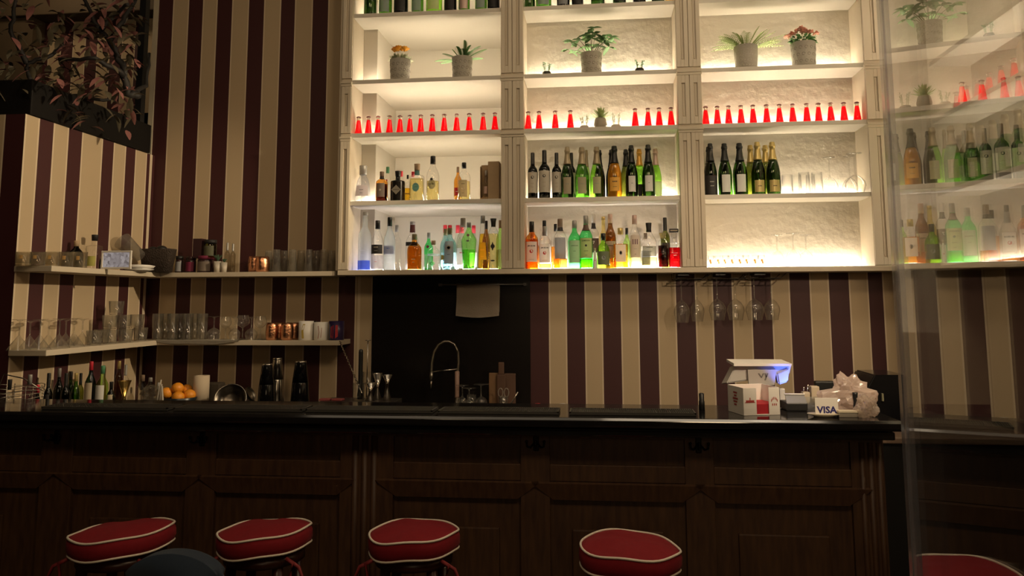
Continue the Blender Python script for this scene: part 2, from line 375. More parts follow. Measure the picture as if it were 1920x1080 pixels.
# --- level 4, middle bay: reds and sparkling
bordlab = (.14, .60, 1.1, paper)
def bordeaux(a, b, y, lab, Y=YF): return bot(a, b, y, Z4, lab, 'bord', GK, F_blk, WB, Y=Y, lab=(.13, .57, 1.15, paper), emb=[(.46, .010, ink), (.46, .004, paper)], txt=[('------', .33, .006, papertan), ('-----', .25, .006, papertan)], group='red wine bottles with a star on the label')
bordeaux(989.5, 1008.5, 286.7, 'dark red wine bottle, leftmost in the middle bay'); bordeaux(1010, 1032, 282, 'taller dark red wine bottle second in the middle bay row')
bordeaux(1034.7, 1053, 286.7, 'dark red wine bottle half behind the first tan-foil sparkling bottle'); bordeaux(1064, 1080, 286.7, 'dark red wine bottle hidden behind the two tan-foil sparkling bottles', YB)
def spark(a, b, y, lab, gm, cm, z=Z4, Y=YF, lb=(.08, .40, .62, papertan), **k): return bot(a, b, y, z, lab, 'champ', gm, cm, WB, Y=Y, lab=lb, group='sparkling wine bottles', **k)
tx = [('Berlucchi', .30, .0075, ink)]
spark(1052, 1076, 275.8, 'sparkling bottle in tan foil, darkest glass, left of its two twins', GD, F_tan, txt=[('------', .27, .007, papergrey)])
spark(1078, 1105, 276.3, 'middle one of three tan-foil sparkling bottles', GR, F_tan, txt=[('------', .27, .007, papergrey)])
spark(1106.5, 1132, 275.5, 'tan-foil sparkling bottle with bright green glass', GRL, F_tan, txt=[('------', .27, .007, papergrey)])
spark(1094, 1107, 281.5, 'pale green tan-foil bottle peeking out behind the middle tan-foil one', GRP, F_tan, Y=YB)
spark(1114, 1135, 281.5, 'black-foil bottle mostly hidden behind the bright green sparkling bottle', GK, F_blk, Y=YB, lb=None)
mo = glass('orange_wine', (.98, .60, .12), .75, fog=.35, fogcol=(.95, .52, .08))
spark(1139, 1166, 274, 'orange wine bottle with a black foil neck', mo, F_blk, lb=(.12, .38, .75, mat('label_amber', (.80, .45, .08), .6)), txt=[('----', .30, .014, ink), ('-------', .20, .006, ink)], emb=[(.40, .016, ink, .18)])
spark(1136, 1158, 281, 'dark bottle almost fully hidden behind the orange wine', GK, F_blk, Y=YB, lb=None)
spark(1163, 1186, 280.3, 'olive glass bottle in black foil behind the orange wine', GO, F_blk, Y=YB, lb=None)
spark(1172.5, 1196.6, 272.8, 'black-foil sparkling bottle with white label right of the orange wine', GD, F_blk, lb=(.10, .40, .55, paperw), txt=[('--', .26, .009, papergrey)])
spark(1188, 1211, 279.7, 'green bottle with orange-gold foil between two black-foil bottles', GRL, F_or, Y=YB, lb=(.02, .28, 1.2, ink))
spark(1203.5, 1228.6, 271.7, 'rightmost black-foil sparkling bottle with white label', GD, F_blk, lb=(.10, .40, .6, paperw), txt=[('--', .26, .009, papergrey)])
spark(1219, 1241, 279, 'light green bottle in pinkish foil at the row end', GRL, F_pink, Y=YB, lb=(.05, .33, 1.0, paper))
# --- level 4, right bay
spark(1321.5, 1345, 269.3, 'dark champagne bottle with black and silver label at the row start', GD, F_blk, lb=(.02, .38, 1.2, ink), txt=[('-----', .26, .010, F_grey), ('------', .18, .007, F_grey)])
spark(1346.5, 1373, 269.3, 'black-foil champagne with plain white label, left of its twin', GR, F_blk, lb=(.06, .39, .62, paperw))
spark(1374, 1402, 268.7, 'black-foil champagne with plain white label beside the gold-foil pair', GR, F_blk, lb=(.06, .39, .62, paperw))
for a, l in ((1313.5, 'first'), (1343, 'second'), (1371, 'third')): spark(a+6, a+26, 275.5, 'dark bottle hidden behind the %s black-foil champagne of the right bay' % l, GK, F_blk, Y=YB, lb=None)
Lg = mat('label_gold', (.60, .46, .18), .4, .3)
for i, (a, b) in enumerate(((1408.5, 1435), (1436.3, 1463.5))):
    spark(a, b, 266.5, ('left' if i == 0 else 'right')+' one of the front gold-foil champagne pair with gold label', GK if 0 else GD, F_gold, lb=(.05, .27, .75, Lg), txt=[('----', .16, .011, ink)])
    spark(a-12, b-14, 272.5, 'gold-foil champagne hidden behind the %s front gold-foil one' % ('left' if i == 0 else 'right'), GO, F_gold, Y=YB, lb=None)
# --- level 1: wine bottles cut by the top of the frame
def top_row(spec, bay, X):
    for i, (a, b, gm, lm, tn) in enumerate(spec):
        x = (at(a, 8, Y=YF).x+at(b, 8, Y=YF).x)/2; r = (at(b, 8, Y=YF).x-at(a, 8, Y=YF).x)/2
        mk_bottle(WB, 'top-shelf wine bottle, %s bay, %s' % (bay, tn), 'bottle', (x, YF, Z1), .30, r, 'champ' if i % 2 else 'bord', gm, F_blk, lab=(.07, .40, .8, lm) if lm else None, group='wine bottles on the top shelf')
top_row([(683, 706, GD, None, 'leftmost, without visible label'), (711, 735, GR, papergrey, 'green with grey label'), (739, 765, GK, ink, 'black with black label'), (772, 794, GR, papergrey, 'green and grey-labelled, fourth in the row'), (799.5, 829, GRL, papertan, 'green with tan label'), (833, 856, GK, ink, 'dark beside the round-labelled one'), (860, 881, GR, F_pink, 'with a round pinkish label'), (891, 913, GR, papergrey, 'grey-labelled next to the row end'), (914, 937, GK, ink, 'rightmost and black')], 'left', 0)
top_row([(984, 1003, GD, None, 'leftmost, dark green'), (1005, 1034, GR, papergrey, 'second, wide with grey label'), (1044, 1068, GK, papergrey, 'third, black with grey label'), (1072, 1094, GK, ink, 'fourth, all black'), (1108, 1134, GD, None, 'first one right of the wide gap'), (1149, 1174, GD, ink, 'dark, sixth of the row'), (1187, 1211, GK, ink, 'black, two before the row end'), (1222, 1246, GD, None, 'dark, next to the pale end bottle'), (1248, 1264, LYE, None, 'rightmost, yellow-green')], 'middle', 0)
top_row([(1330+i*37, 1354+i*37, (GD, GR, GK, GO)[i % 4], (papergrey, None)[i % 2], ORD[i]+' from its left end, above the frame') for i in range(7)], 'right', 0)
# --- level 3: red soda bottles
def mk_soda(loc, label, g):
    t = thing('soda_bottle', label, 'bottle', loc, 0, g); h, r = .129, .025
    bm = B(); lathe(bm, [(0, r*.95), (.002, r), (h*.35, r*.77), (h*.7, r*.54), (h*.79, r*.47)], seg=20); obj('bottle_body', bm, LCAMP, t)
    bm = B(); lathe(bm, [(h*.79, r*.48), (h*.84, r*.46), (h*.93, r*.46)], seg=20); obj('bottle_neck', bm, glass('neck_glass', (.9, .88, .8), .6, fog=.3, fogcol=(.8, .75, .65)), t)
    bm = B(); lathe(bm, [(h*.93, r*.62), (h*.95, r*.62), (h*.985, r*.48), (h, r*.30)], seg=20); obj('bottle_cap', bm, mat('cap_dark_red', (.12, .015, .015), .4), t)
    return t
s0 = None
rows = [('left', [640+v/4.153 for v in (134, 211, 286, 375, 456, 534, 618, 708, 801, 898, 996, 1104, 1196)], 240),
        ('middle', [960+v/4.153 for v in (127, 210, 337, 455, 960, 1060, 1147, 1240)], 233), ('right', [1280+v/4.154 for v in (180, 270, 358, 455, 549, 655, 755, 858, 968, 1060, 1155, 1258, 1361)], 222)]
for bay, xs, yy in rows:
    for i, px in enumerate(xs):
        x = at(px, yy-3*0, Y=YF).x; l = 'small red soda bottle in the %s bay row, %s' % (bay, ordn(i, len(xs)))
        if bay == 'middle' and 3 <= i <= 4: l = 'small red soda bottle in the middle bay just %s of the succulents' % ('left' if i == 3 else 'right')
        if s0 is None: s0 = mk_soda((x, YF, Z3), l, 'red soda bottles')
        else: dup(s0, (x, YF, Z3), l)
# --- level 4, left bay
Z = Z4; bl = mat('cap_blue', (.30, .33, .50), .4)
bot(665.5, 695.5, 311, Z, 'clear cone-shaped spirit bottle with a tall grey cap', 'cone', glass('blue_white_glass', (.86, .89, .97), .6), F_grey, lab=(.16, .45, 1.0, mat('label_mauve', (.48, .42, .42), .7)), txt=[('-------', .33, .007, ink), ('------', .24, .006, ink)], name='gin_bottle')
bot(704.5, 727, 322, Z, 'round-shouldered amber bottle with a grey label', 'apoth', GAM, capwood, lab=(.15, .60, .75, mat('label_brown', (.20, .16, .13), .7)), emb=[(.38, .007, papertan)], liq=(LDR, .58), neck=(.76, .84, ink))
bot(719, 734, 313, Z, 'clear bottle with green cap and red seal behind the amber bottle', 'tall', clear, capgrn, Y=YB, lab=(.12, .5, .8, paperw), emb=[(.62, .006, inkr)])
bot(732.5, 759, 321, Z, 'black stubby bottle with a grey diamond label', 'square', GK, F_blk, n=2, dep=.999, emb=[(.37, .031, mat('label_diamond', (.26, .23, .18), .6), 'diamond')], txt=[("HENDRICK'S", .37, .0072, ink)], lab=(.02, .64, PI, mat('black_glaze', (.012, .010, .008), .15)))
bot(745, 759, 321, Z, 'bottle with a red cap hidden behind the black diamond-label bottle', 'tall', clear, capred, Y=YB)
bot(759, 769.5, 328, Z, 'slim little bottle of yellow drink with black cap', 'apoth', clear, F_blk, liq=(LYE, .5), lab=(.27, .30, 1.0, ink))
bot(767, 781, 322, Z, 'bottle with a red cap behind the square tequila bottle', 'tall', clear, capred, Y=YB)
teal = mat('label_teal', (.09, .22, .23), .6)
bot(768.5, 795, 307.5, Z, 'square bottle of pale drink with a round teal label and cork', 'square', clear, cork, n=5, dep=.8, liq=(LPY, .60), neck=(.71, .82, teal), emb=[(.36, .0225, teal, 1.25)], txt=[('------', .37, .006, ink)])
bot(799.5, 823.5, 293, Z, 'tall round bottle of pale drink with a large oval beige label', 'tall', clear, F_blk, liq=(LPY, .44), emb=[(.36, .026, mat('label_sage', (.36, .33, .22), .7), 1.25), (.47, .009, ink)], txt=[('OSTER', .36, .011, ink)])
bot(851, 866, 313, Z, 'orange whisky bottle with slanted red label behind the clear cork-top bottle', 'whisky', GAM, capwood, Y=YB, lab=(.18, .40, .8, inkr), txt=[('-----', .29, .007, paperw)])
bot(858, 882, 305, Z, 'clear bottle with beige label and black stopper', 'apoth', clear, F_blk, lab=(.08, .52, .68, papertan), liq=(LPY, .5), txt=[('------', .42, .007, ink), ('-----', .18, .005, ink)], emb=[(.30, .012, paper, .45)])
# cardboard box lying open towards the room
cb = mat('cardboard', (.36, .25, .14), .85, noise=.1)
p0 = at(897.5, 340, Y=4.88); zt = at(915, 304, Y=4.88).z
t = thing('cardboard_box', 'open brown cardboard box standing at the end of the left bay', 'box', (p0.x, 4.88, Z4))
w, h = .131, zt-Z4
bm = B(); bx(bm, 0, w, .110, .114, 0, h); bx(bm, 0, w, 0, .114, 0, .004); bx(bm, w*.46, w, 0, .114, h, h+.004); bx(bm, w-.004, w, 0, .114, 0, h); quad(bm, [(w*.44, -.001, 0), (.0, .055, 0), (.0, .055, .018), (w*.44, -.001, .018)]); bx(bm, 0, .004, .06, .114, 0, h*.93); obj('box_body', bm, cb, t)
bm = B(); bx(bm, w*.46, w, -.004, 0, 0, h+.004, .001); obj('box_flap', bm, cb, t)['label'] = 'closed half front flap'
bm = B(); quad(bm, [(0, -.001, h), (.004, -.001, h), (-.012, -.06, h-.02), (-.016, -.06, h-.02)])
bm.free()
x = at(911, 345, Y=4.93).x
mk_bottle('gin_bottle', 'clear bottle standing inside the open cardboard box', 'bottle', (x, 4.94, Z4+.005), .19, .019, 'tall', clear, capwht, lab=(.2, .45, .7, F_pink))
# --- level 5, left bay
Z = Z5
bot(671.5, 696, 397.5, Z, 'tallest frosted clear bottle with blue base, leftmost of the bottom row', 'vodka', frost, F_grey, lab=(.02, .17, 1.2, glass('blue_base_band', (.15, .25, .85), .6, fog=.5, fogcol=(.12, .2, .9))), txt=[('-------', .34, .009, papergrey), ('------', .26, .007, papergrey)], name='vodka_bottle')  # blue translucent band round the foot of the bottle
bot(696.5, 718.5, 413.5, Z, 'clear bottle with black upper and white lower label', 'tall', clear, F_blk, lab=(.33, .51, 1.2, ink), txt=[('------', .46, .009, paper), ('------', .39, .007, F_grey), ('-----', .17, .006, inkr)], neck=(.03, .30, glass('white_print', (.9, .88, .86), .9, fog=.75, fogcol=(.85, .82, .8))), name='vodka_bottle')
bot(719.5, 741, 407.5, Z, 'frosted bottle with a blue bird picture and black cap', 'tall', frost, F_blk, lab=(.30, .46, 1.1, mat('label_pale_blue', (.33, .36, .50), .7)), emb=[(.41, .010, mat('bird_blue', (.10, .14, .40), .6), .5)], txt=[('GREY GOOSE', .235, .0085, papergrey), ('-----', .15, .005, papergrey)], name='vodka_bottle')
bot(735, 752, 422, Z, 'textured clear bottle with grey cap behind the blue bird bottle', 'apoth', clear, F_grey, Y=5.0)
bot(761, 785, 415.5, Z, 'clear bottle with black and dark red neck behind the flat amber bottle', 'vodka', clear, F_grey, Y=5.0, lab=(.50, .58, .9, ink), neck=(.78, .93, LDR if 0 else mat('neck_maroon', (.10, .02, .02), .5)), n=4, dep=.7)
bot(763, 790.5, 439, Z, 'flat round-shouldered bottle full of amber whiskey', 'whisky', GAM, mat('cap_olive', (.20, .16, .07), .5), dep=.6, liq=(glass('deep_amber', (.85, .62, .30), .5), .66), txt=[('-----', .30, .009, paper), ('----', .22, .006, paper)], name='whisky_bottle')
bot(795, 812, 436, Z, 'bright green bottle with grey cap and dark red seal', 'whisky', GRX, F_grey, Y=4.99, lab=(.05, .42, .9, mat('label_pale_green', (.45, .52, .46), .7)), emb=[(.62, .010, mat('seal_maroon', (.14, .02, .03), .5))])
bot(801.5, 824, 451, Z, 'small stubby clear bottle with a cork, green disc on its front', 'apoth', clear, cork, emb=[(.22, .016, glass('green_disc', (.3, .8, .35), .6, fog=.3, fogcol=(.25, .6, .25)), .8)], neck=(.48, .55, frost))
bot(825, 845, 429, Z, 'pale blue bottle left of and behind the silver-label bottle', 'whisky', GBL, mat('cap_olive', (.2, .16, .07)), Y=4.99, lab=(.25, .36, .7, F_or))
for i, (px, dpt) in enumerate(((834.5, 5.08+.04), (843.5, 5.13), (858, 5.12), (866, 5.14), (888, 5.13))):
    bot(px-9, px+9, 422+i*.2, Z, 'clear red-capped bottle in the back row, %s of five' % ordn(i, 5), 'tall', glass('clear_greenish', (.9, .95, .9), .5), capred, Y=dpt, lab=(.1, .4, .8, paperw), group='red-capped bottles in the back')
bot(830.5, 856, 427.5, Z, 'clear bottle with a big silver-grey label and dark emblem', 'whisky', GBL, mat('cap_olive', (.2, .16, .07)), lab=(.14, .68, .72, mat('label_silver', (.33, .33, .32), .5, .3)), emb=[(.52, .014, papertan), (.52, .010, mat('emblem_dark', (.08, .07, .06))), (.52, .006, papertan)], txt=[('-----', .36, .007, ink)])
bot(856, 880, 409, Z, 'tall clear bottle with red and white label behind the green fluted one', 'tall', clear, mat('cap_khaki', (.20, .17, .12), .5), Y=5.0, lab=(.10, .42, .9, paperw), txt=[('----', .33, .014, inkr)])
bot(864.5, 893.5, 417, Z, 'pale green diamond-shaped bottle with fluted lower half', 'ten', glass('lime_glass', (.62, .93, .50), .4), F_grey, emb=[(.72, .009, mat('seal_maroon', (.14, .02, .03), .5)), (.60, .010, mat('emblem_dark', (.08, .07, .06)), .6)], liq=(glass('lime_drink', (.6, .95, .4), .5), .42))
bot(895, 915.5, 404.5, Z, 'very tall tapering bottle of bright yellow liqueur', 'taper', clear, F_grey, liq=(LYE, .66), lab=(.18, .50, .9, glass('yellow_label', (.95, .75, .2), .9, fog=.5, fogcol=(.9, .62, .1))), txt=[('----', .36, .012, mat('label_ochre', (.6, .32, .05))), ('------', .24, .006, mat('label_ochre', (.6, .32, .05)))])
bot(904, 919, 414, Z, 'black-capped bottle hidden behind the yellow liqueur', 'tall', GBR, F_blk, Y=5.0)
bot(915, 935, 410, Z, 'pale liqueur bottle with black cross-shaped ornament and wide stopper', 'germ', clear, F_blk, liq=(LPY, .7), emb=[(.45, .014, ink), (.45, .006, ink, 4.5), (.17, .014, ink, .35)], n=2)
bot(930, 946, 413, Z, 'pale green bottle half hidden at the right end of the left bay', 'whisky', GRP, cork, Y=4.99, lab=(.05, .4, .9, paper))
# --- level 5, middle bay
bot(985, 1009.5, 415.5, Z, 'amber bourbon bottle with white label, larger of the two alike', 'jb', GAM, F_blk, liq=(LAM, .62), lab=(.15, .57, .95, paperw), txt=[('JIM BEAM', .48, .0125, ink), ('-----------', .20, .006, papertan)], emb=[(.37, .0115, inkr)], name='whisky_bottle')
bot(1010, 1034, 424.5, Z, 'nearly empty bourbon bottle with white label, smaller of the two alike', 'jb', clear, F_grey, liq=(LAM, .12), lab=(.15, .58, .95, paperw), txt=[('JIM BEAM', .49, .0125, ink), ('-----------', .20, .006, papertan)], emb=[(.37, .0105, inkr)], name='whisky_bottle')
bot(986, 1012, 436, Z, 'round amber bottle peeking over the larger bourbon', 'whisky', GAM, F_or, Y=YB)
bot(1011, 1031, 413.5, Z, 'bottle with black cap behind the smaller bourbon', 'whisky', clear, F_blk, Y=YB)
bot(1037, 1064.5, 410.5, Z, 'clear whisky bottle with a dark grey picture label and open top', 'whisky', clear, capwood, lab=(.20, .62, .85, papergrey), liq=(LAM, .2), txt=[('-------', .57, .008, F_grey), ('-----', .48, .006, F_grey)], neck=(.76, .83, ink), name='whisky_bottle')
bot(1033, 1051, 420, Z, 'clear bottle just behind the grey picture label whisky', 'whisky', clear, F_blk, Y=YB, liq=(LOR, .5))
bot(1065, 1090, 413.5, Z, 'green bottle with cream label left of the largest green whiskey', 'whisky', GRX, F_grey, lab=(.12, .58, .9, mat('label_sage2', (.40, .42, .33), .7)), txt=[('LAPHROAIG', .47, .0085, ink), ('------', .36, .005, ink), ('-----', .22, .005, papergrey)], name='whisky_bottle')
bot(1086, 1112, 404.5, Z, 'largest green whiskey bottle with tan label and brown neck foil', 'whisky', GRX, F_grey, lab=(.20, .57, 1.0, mat('label_straw', (.48, .43, .22), .7)), txt=[('JAMESON', .52, .0115, ink), ('--------', .33, .006, ink), ('------', .25, .005, ink)], emb=[(.43, .007, ink)], neck=(.72, .83, mat('neck_brown', (.09, .05, .03), .5)), liq=(glass('lime_glow', (.75, .95, .1), .6), .18), name='whisky_bottle')
bot(1103, 1124, 402.5, Z, 'clear bottle with pale stopper and dark round label behind', 'apoth', clear, capwht, Y=YB, lab=(.30, .56, 1.1, mat('label_coffee', (.07, .04, .03), .6)), txt=[('7', .48, .025, paperw)], neck=(.74, .84, ink))
bot(1111.5, 1120, 465, Z, 'slim little white bottle with pink cap between green bottles', 'taper', paperw, F_pink, emb=[(.4, .003, inkr)])
bot(1119, 1144, 437.5, Z, 'squat dark green bottle with a portrait label and black cap', 'squat', GRL, F_blk, lab=(.10, .48, 1.0, mat('label_moss', (.13, .13, .10), .6)), emb=[(.30, .012, papergrey)], name='rum_bottle')
bot(1134, 1156, 401.5, Z, 'tall brown liqueur bottle with beige foil behind the squat green', 'tall', GBR, F_pink, Y=YB, lab=(.2, .5, 1.0, papertan), liq=(LYE, .6), txt=[('-----', .42, .012, ink)])
bot(1123, 1141, 406.5, Z, 'tall pale yellow bottle with flat gold top in the back', 'vodka', glass('pale_yellow', (.95, .88, .55), .6), F_gold, Y=YB)
bot(1149, 1178.5, 427.5, Z, 'faceted bottle of orange liqueur with a white off-centre label', 'whisky', clear, F_gold, n=3, dep=.7, liq=(LOR, .60), neck=None, lab=(.16, .58, .62, paperw), emb=[(.38, .009, papergrey, 1.4), (.38, .006, paperw, 1.5)])
bot(1168, 1184, 427.5, Z, 'black-capped pale bottle behind the faceted orange liqueur', 'whisky', GRP, F_blk, Y=YB)
pur = mat('ink_purple', (.12, .03, .07), .6)
bot(1179.5, 1202, 403.5, Z, 'tall bottle with white label of purple bars and pink stopper', 'tall', clear, F_pink, lab=(.20, .62, .9, mat('label_blush', (.58, .48, .45), .7)), txt=[('|||', .50, .034, pur, 1.5), ('------', .36, .006, papergrey), ('----', .26, .005, ink)], liq=(LPY, .5))
bot(1201.5, 1233, 418, Z, 'bell-shaped decanter with a metal pourer and black lettered band', 'decant', clear, ink, liq=(LPY, .24), lab=(.26, .48, .95, glass('smoke_label', (.45, .45, .38), .6, fog=.3, fogcol=(.3, .3, .24))), txt=[('-------', .45, .010, ink), ('-----', .36, .009, ink)], capstart=.80, name='decanter', cat='decanter')
bot(1202, 1220, 437, Z, 'bottle with a flat dark cap behind the bell-shaped decanter', 'whisky', clear, capwood, Y=YB, lab=(.1, .5, 1, papergrey))
bot(1233.5, 1253.5, 437, Z, 'round jar of dark red liquor topped by a pale glass funnel', 'germ', clear, glass('funnel_glass', (.88, .80, .55), .6, fog=.2), liq=(LDR, .64), name='decanter', cat='decanter', caps=1.2)
bot(1239, 1257, 408, Z, 'olive bottle with black cap rising behind the dark red jars', 'bord', GO, F_blk, Y=YB, lab=(.2, .5, 1, ink))
t = bot(1253, 1276, 434.5, Z, 'square decanter of red liquor with a black name plate cap', 'square', clear, clear, n=6, dep=.95, liq=(LRE, .56), name='decanter', cat='decanter')
bm = B(); hh = at(1264, 434.5, Y=YF).z-Z; bx(bm, -.028, .028, -.012, .012, hh-.004, hh+.018, .001); obj('name_plate', bm, ink, t); 
bm = B(); bx(bm, -.022, .022, -.0128, -.0122, hh+.004, hh+.010); obj('lettering', bm, papertan, [c for c in t.children if c.name.startswith('name_plate')][0])
# --- glasses
def lathe_thing(name, label, cat, loc, prof, m, group=None, seg=28, rz=0, M=None):
    t = tag(None or obj(name, _l(prof, seg, M), m), label, cat, group); t.location = loc; t.rotation_euler = (0, 0, rz); return t
def _l(prof, seg, M=None):
    bm = B(); lathe(bm, prof, seg=seg, cap0=False, cap1=False, M=M); return bm
def wineglass(H, R, foot=None, stem=.42):
    """upright goblet; bowl opening up"""
    f = foot or R*.9
    return [(0, 0.0005), (0, f), (.0015, f), (.004, f*.5), (.012, .0045), (H*stem*.6, .0035), (H*stem*.95, .0042), (H*stem, R*.25), (H*(stem+.06), R*.62), (H*(stem+.16), R*.92), (H*(stem+.26), R), (H*.85, R*.90), (H, R*.74)]
def flip(p): H_ = max(z for z, r in p); return [(H_-z, r) for z, r in reversed(p)]
def tumbler(H, R, rb=None): rb = rb or R*.85; return [(.006, .0005), (.006, rb*.92), (0, rb*.9), (0, rb), (.004, rb), (H, R), (H, R-.0018), (.012, rb-.002), (.010, .0005)]
def martini(H, R): return [(0, .0005), (0, R*.62), (.0015, R*.62), (.004, R*.3), (.012, .004), (H*.52, .0035), (H*.56, .008), (H, R)]
def put_glass(kind, px, ybase_z, ytop, w, label, Y=None, X=None, name='drinking_glass', cat='glass', group=None, m=drinkglass, inv=False, Hh=None):
    a = at(px, ytop, Y=Y, X=X); y = a.y; x = a.x; h = Hh or a.z-ybase_z
    if X is not None: r = w/2/F*(y*1.02)
    else: r = w/2/F*Y*.995
    pr = kind(h, r)
    if inv: pr = flip(pr)
    # correct x to the position at mid height
    return lathe_thing(name, label, cat, (x, y, ybase_z), pr, m, group)
sg = mat('fruit_print', (.85, .38, .03), .6); 
for i, px in enumerate((1333, 1346, 1360, 1372, 1388, 1399, 1416, 1428)):
    t = thing('shot_glass', 'tiny printed tumbler in the bottom right compartment, %s of eight' % ordn(i, 8), 'glass', (at(px, 490, Y=YF).x, YF, Z5), 0, 'small printed tumblers')
    bm = B(); lathe(bm, tumbler(.075, .021), seg=20, cap0=False, cap1=False); obj('glass_body', bm, clear, t)
    bm = B(); c = (-.35, .35) if i % 2 else (-.6, .1)
    lathe(bm, [(.022, .0212), (.036, .0215), (.05, .0217)], a0=c[0], a1=c[1], seg=6, cap0=False, cap1=False); bmesh.ops.delete(bm, geom=[f for j, f in enumerate(bm.faces) if j in (1, 10)], context='FACES'); obj('fruit_print', bm, sg, t)
for i, (px, yt, w) in enumerate(((1456, 440, 21), (1486, 437, 25), (1510, 440, 22))):
    put_glass(lambda h, r: wineglass(h, r, r*.85, .5), px, Z5, yt, w*1.12, 'upside-down stemmed glass, bottom right compartment, %s of three' % ordn(i, 3), Y=YF+.02, name='wine_glass', group='stemmed glasses on the bottom right shelf', m=clear, inv=True)
for i, (px, yt, w, Y_) in enumerate(((1475, 328, 21, YF), (1493, 328, 18, YB), (1507, 323.5, 21, YF), (1519, 328, 17, YB), (1531, 323.5, 21, YF))):
    put_glass(lambda h, r: tumbler(h, r, r*1.12), px, Z4, yt, w*.92, 'flared tumbler right of the champagnes, %s of five' % ordn(i, 5), Y=Y_, m=clear, group='flared tumblers right of the champagnes')
for i, (px, yt, w, Y_) in enumerate(((1554, 295, 27, YF+.02), (1591, 293, 26, 5.03), (1601, 287.5, 35, YF))):
    put_glass(lambda h, r: wineglass(h, r, r*.72, .55), px, Z4, yt, w*1.05, ('upside-down wide cocktail glass beside the tumblers', 'upside-down cocktail glass hidden behind the widest one', 'widest upside-down cocktail glass at the right end of its shelf')[i], Y=Y_, name='cocktail_glass', m=clear, inv=True)
# hanging rack under the unit
t = thing('glass_rack', 'dark metal hanging rack for stemware under the shelving', 'rack', (0, 0, 0))
bm = B()
for px in (1266, 1292, 1304, 1334, 1360, 1372, 1395, 1409, 1435, 1446):
    x = at(px, 516, Y=4.95).x; tube(bm, [(x, 4.88, 1.753), (x, 5.06, 1.753)], .003, 6)
for a, b in ((1264, 1332), (1334, 1404), (1406, 1474)):
    xa, xb = at(a, 520, Y=4.88).x, at(b, 520, Y=4.88).x
    tube(bm, [(xa, 4.88, 1.789), (xa, 4.88, 1.753), (xb-.035, 4.88, 1.753), (xb, 4.88, 1.783)], .003, 6); tube(bm, [(xa, 5.05, 1.789), (xa, 5.05, 1.753), (xb-.035, 5.05, 1.753), (xb, 5.05, 1.783)], .003, 6)
obj('rail', bm, mat('rack_metal', (.05, .045, .04), .35, .8), t)
bm = B()
for a, b in ((1270, 1290), (1340, 1358), (1412, 1432)):
    bx(bm, at(a, 516, Y=4.95).x, at(b, 516, Y=4.95).x, 4.9, 5.05, 1.775, 1.789)
obj('mount_plate', bm, black, t)
for i, (px, yb, w, Y_) in enumerate(((1279, 605, 29, 4.92), (1308, 603, 26, 5.0), (1346, 600.5, 31, 4.92), (1380, 600.5, 32, 4.96), (1416, 600.5, 33, 4.92), (1448, 600, 29, 4.97))):
    p = at(px, yb, Y=Y_); h = 1.762-p.z; r = w/2/F*Y_
    lathe_thing('wine_glass', 'wine glass hanging upside down from the rack, %s' % ordn(i, 6), 'glass', (p.x, Y_, p.z), flip(wineglass(h, r, .034, .52)), drinkglass, 'wine glasses hanging from the rack')
# ---------------------------------------------------------------- plants
leafg = mat('leaf_green', (.13, .27, .09), .5, noise=.4, scale=40); leafl = mat('leaf_light', (.34, .44, .14), .5, noise=.3, scale=40)
leafb = mat('leaf_bluegreen', (.06, .12, .07), .5, noise=.3, scale=40); leafp = mat('leaf_pale', (.42, .45, .28), .6)
stemm = mat('stem', (.12, .09, .04), .7); soil = mat('soil', (.04, .03, .02), .9)
potg = mat('pot_grey', (.40, .37, .31), .85, bump=.5, scale=90); potd = mat('pot_dark', (.03, .028, .025), .6); potw = mat('pot_pale', (.55, .50, .42), .6)
patt = mat('pot_pattern', (.20, .18, .14), .9); dotm = mat('pot_dots', (.5, .46, .38), .8)
def leaf(bm, p, d, L_, W, mi=0, fold=.25, droop=.25, up_=Vector((0, 0, 1)), n=4):
    d = Vector(d).normalized(); s = d.cross(up_)
    if s.length < 1e-3: s = Vector((1, 0, 0))
    s.normalize(); u = s.cross(d); prev = None
    for i in range(n+1):
        t = i/n; w = W*math.sin(PI*min(1, t*.93+.04))**.8/2; c = Vector(p)+d*L_*t-Vector((0, 0, 1))*droop*L_*t*t
        row = [bm.verts.new(c-s*w+u*fold*w), bm.verts.new(c), bm.verts.new(c+s*w+u*fold*w)]
        if prev:
            for j in (0, 1):
                f = bm.faces.new((prev[j], prev[j+1], row[j+1], row[j])); f.material_index = mi; f.smooth = True
        prev = row
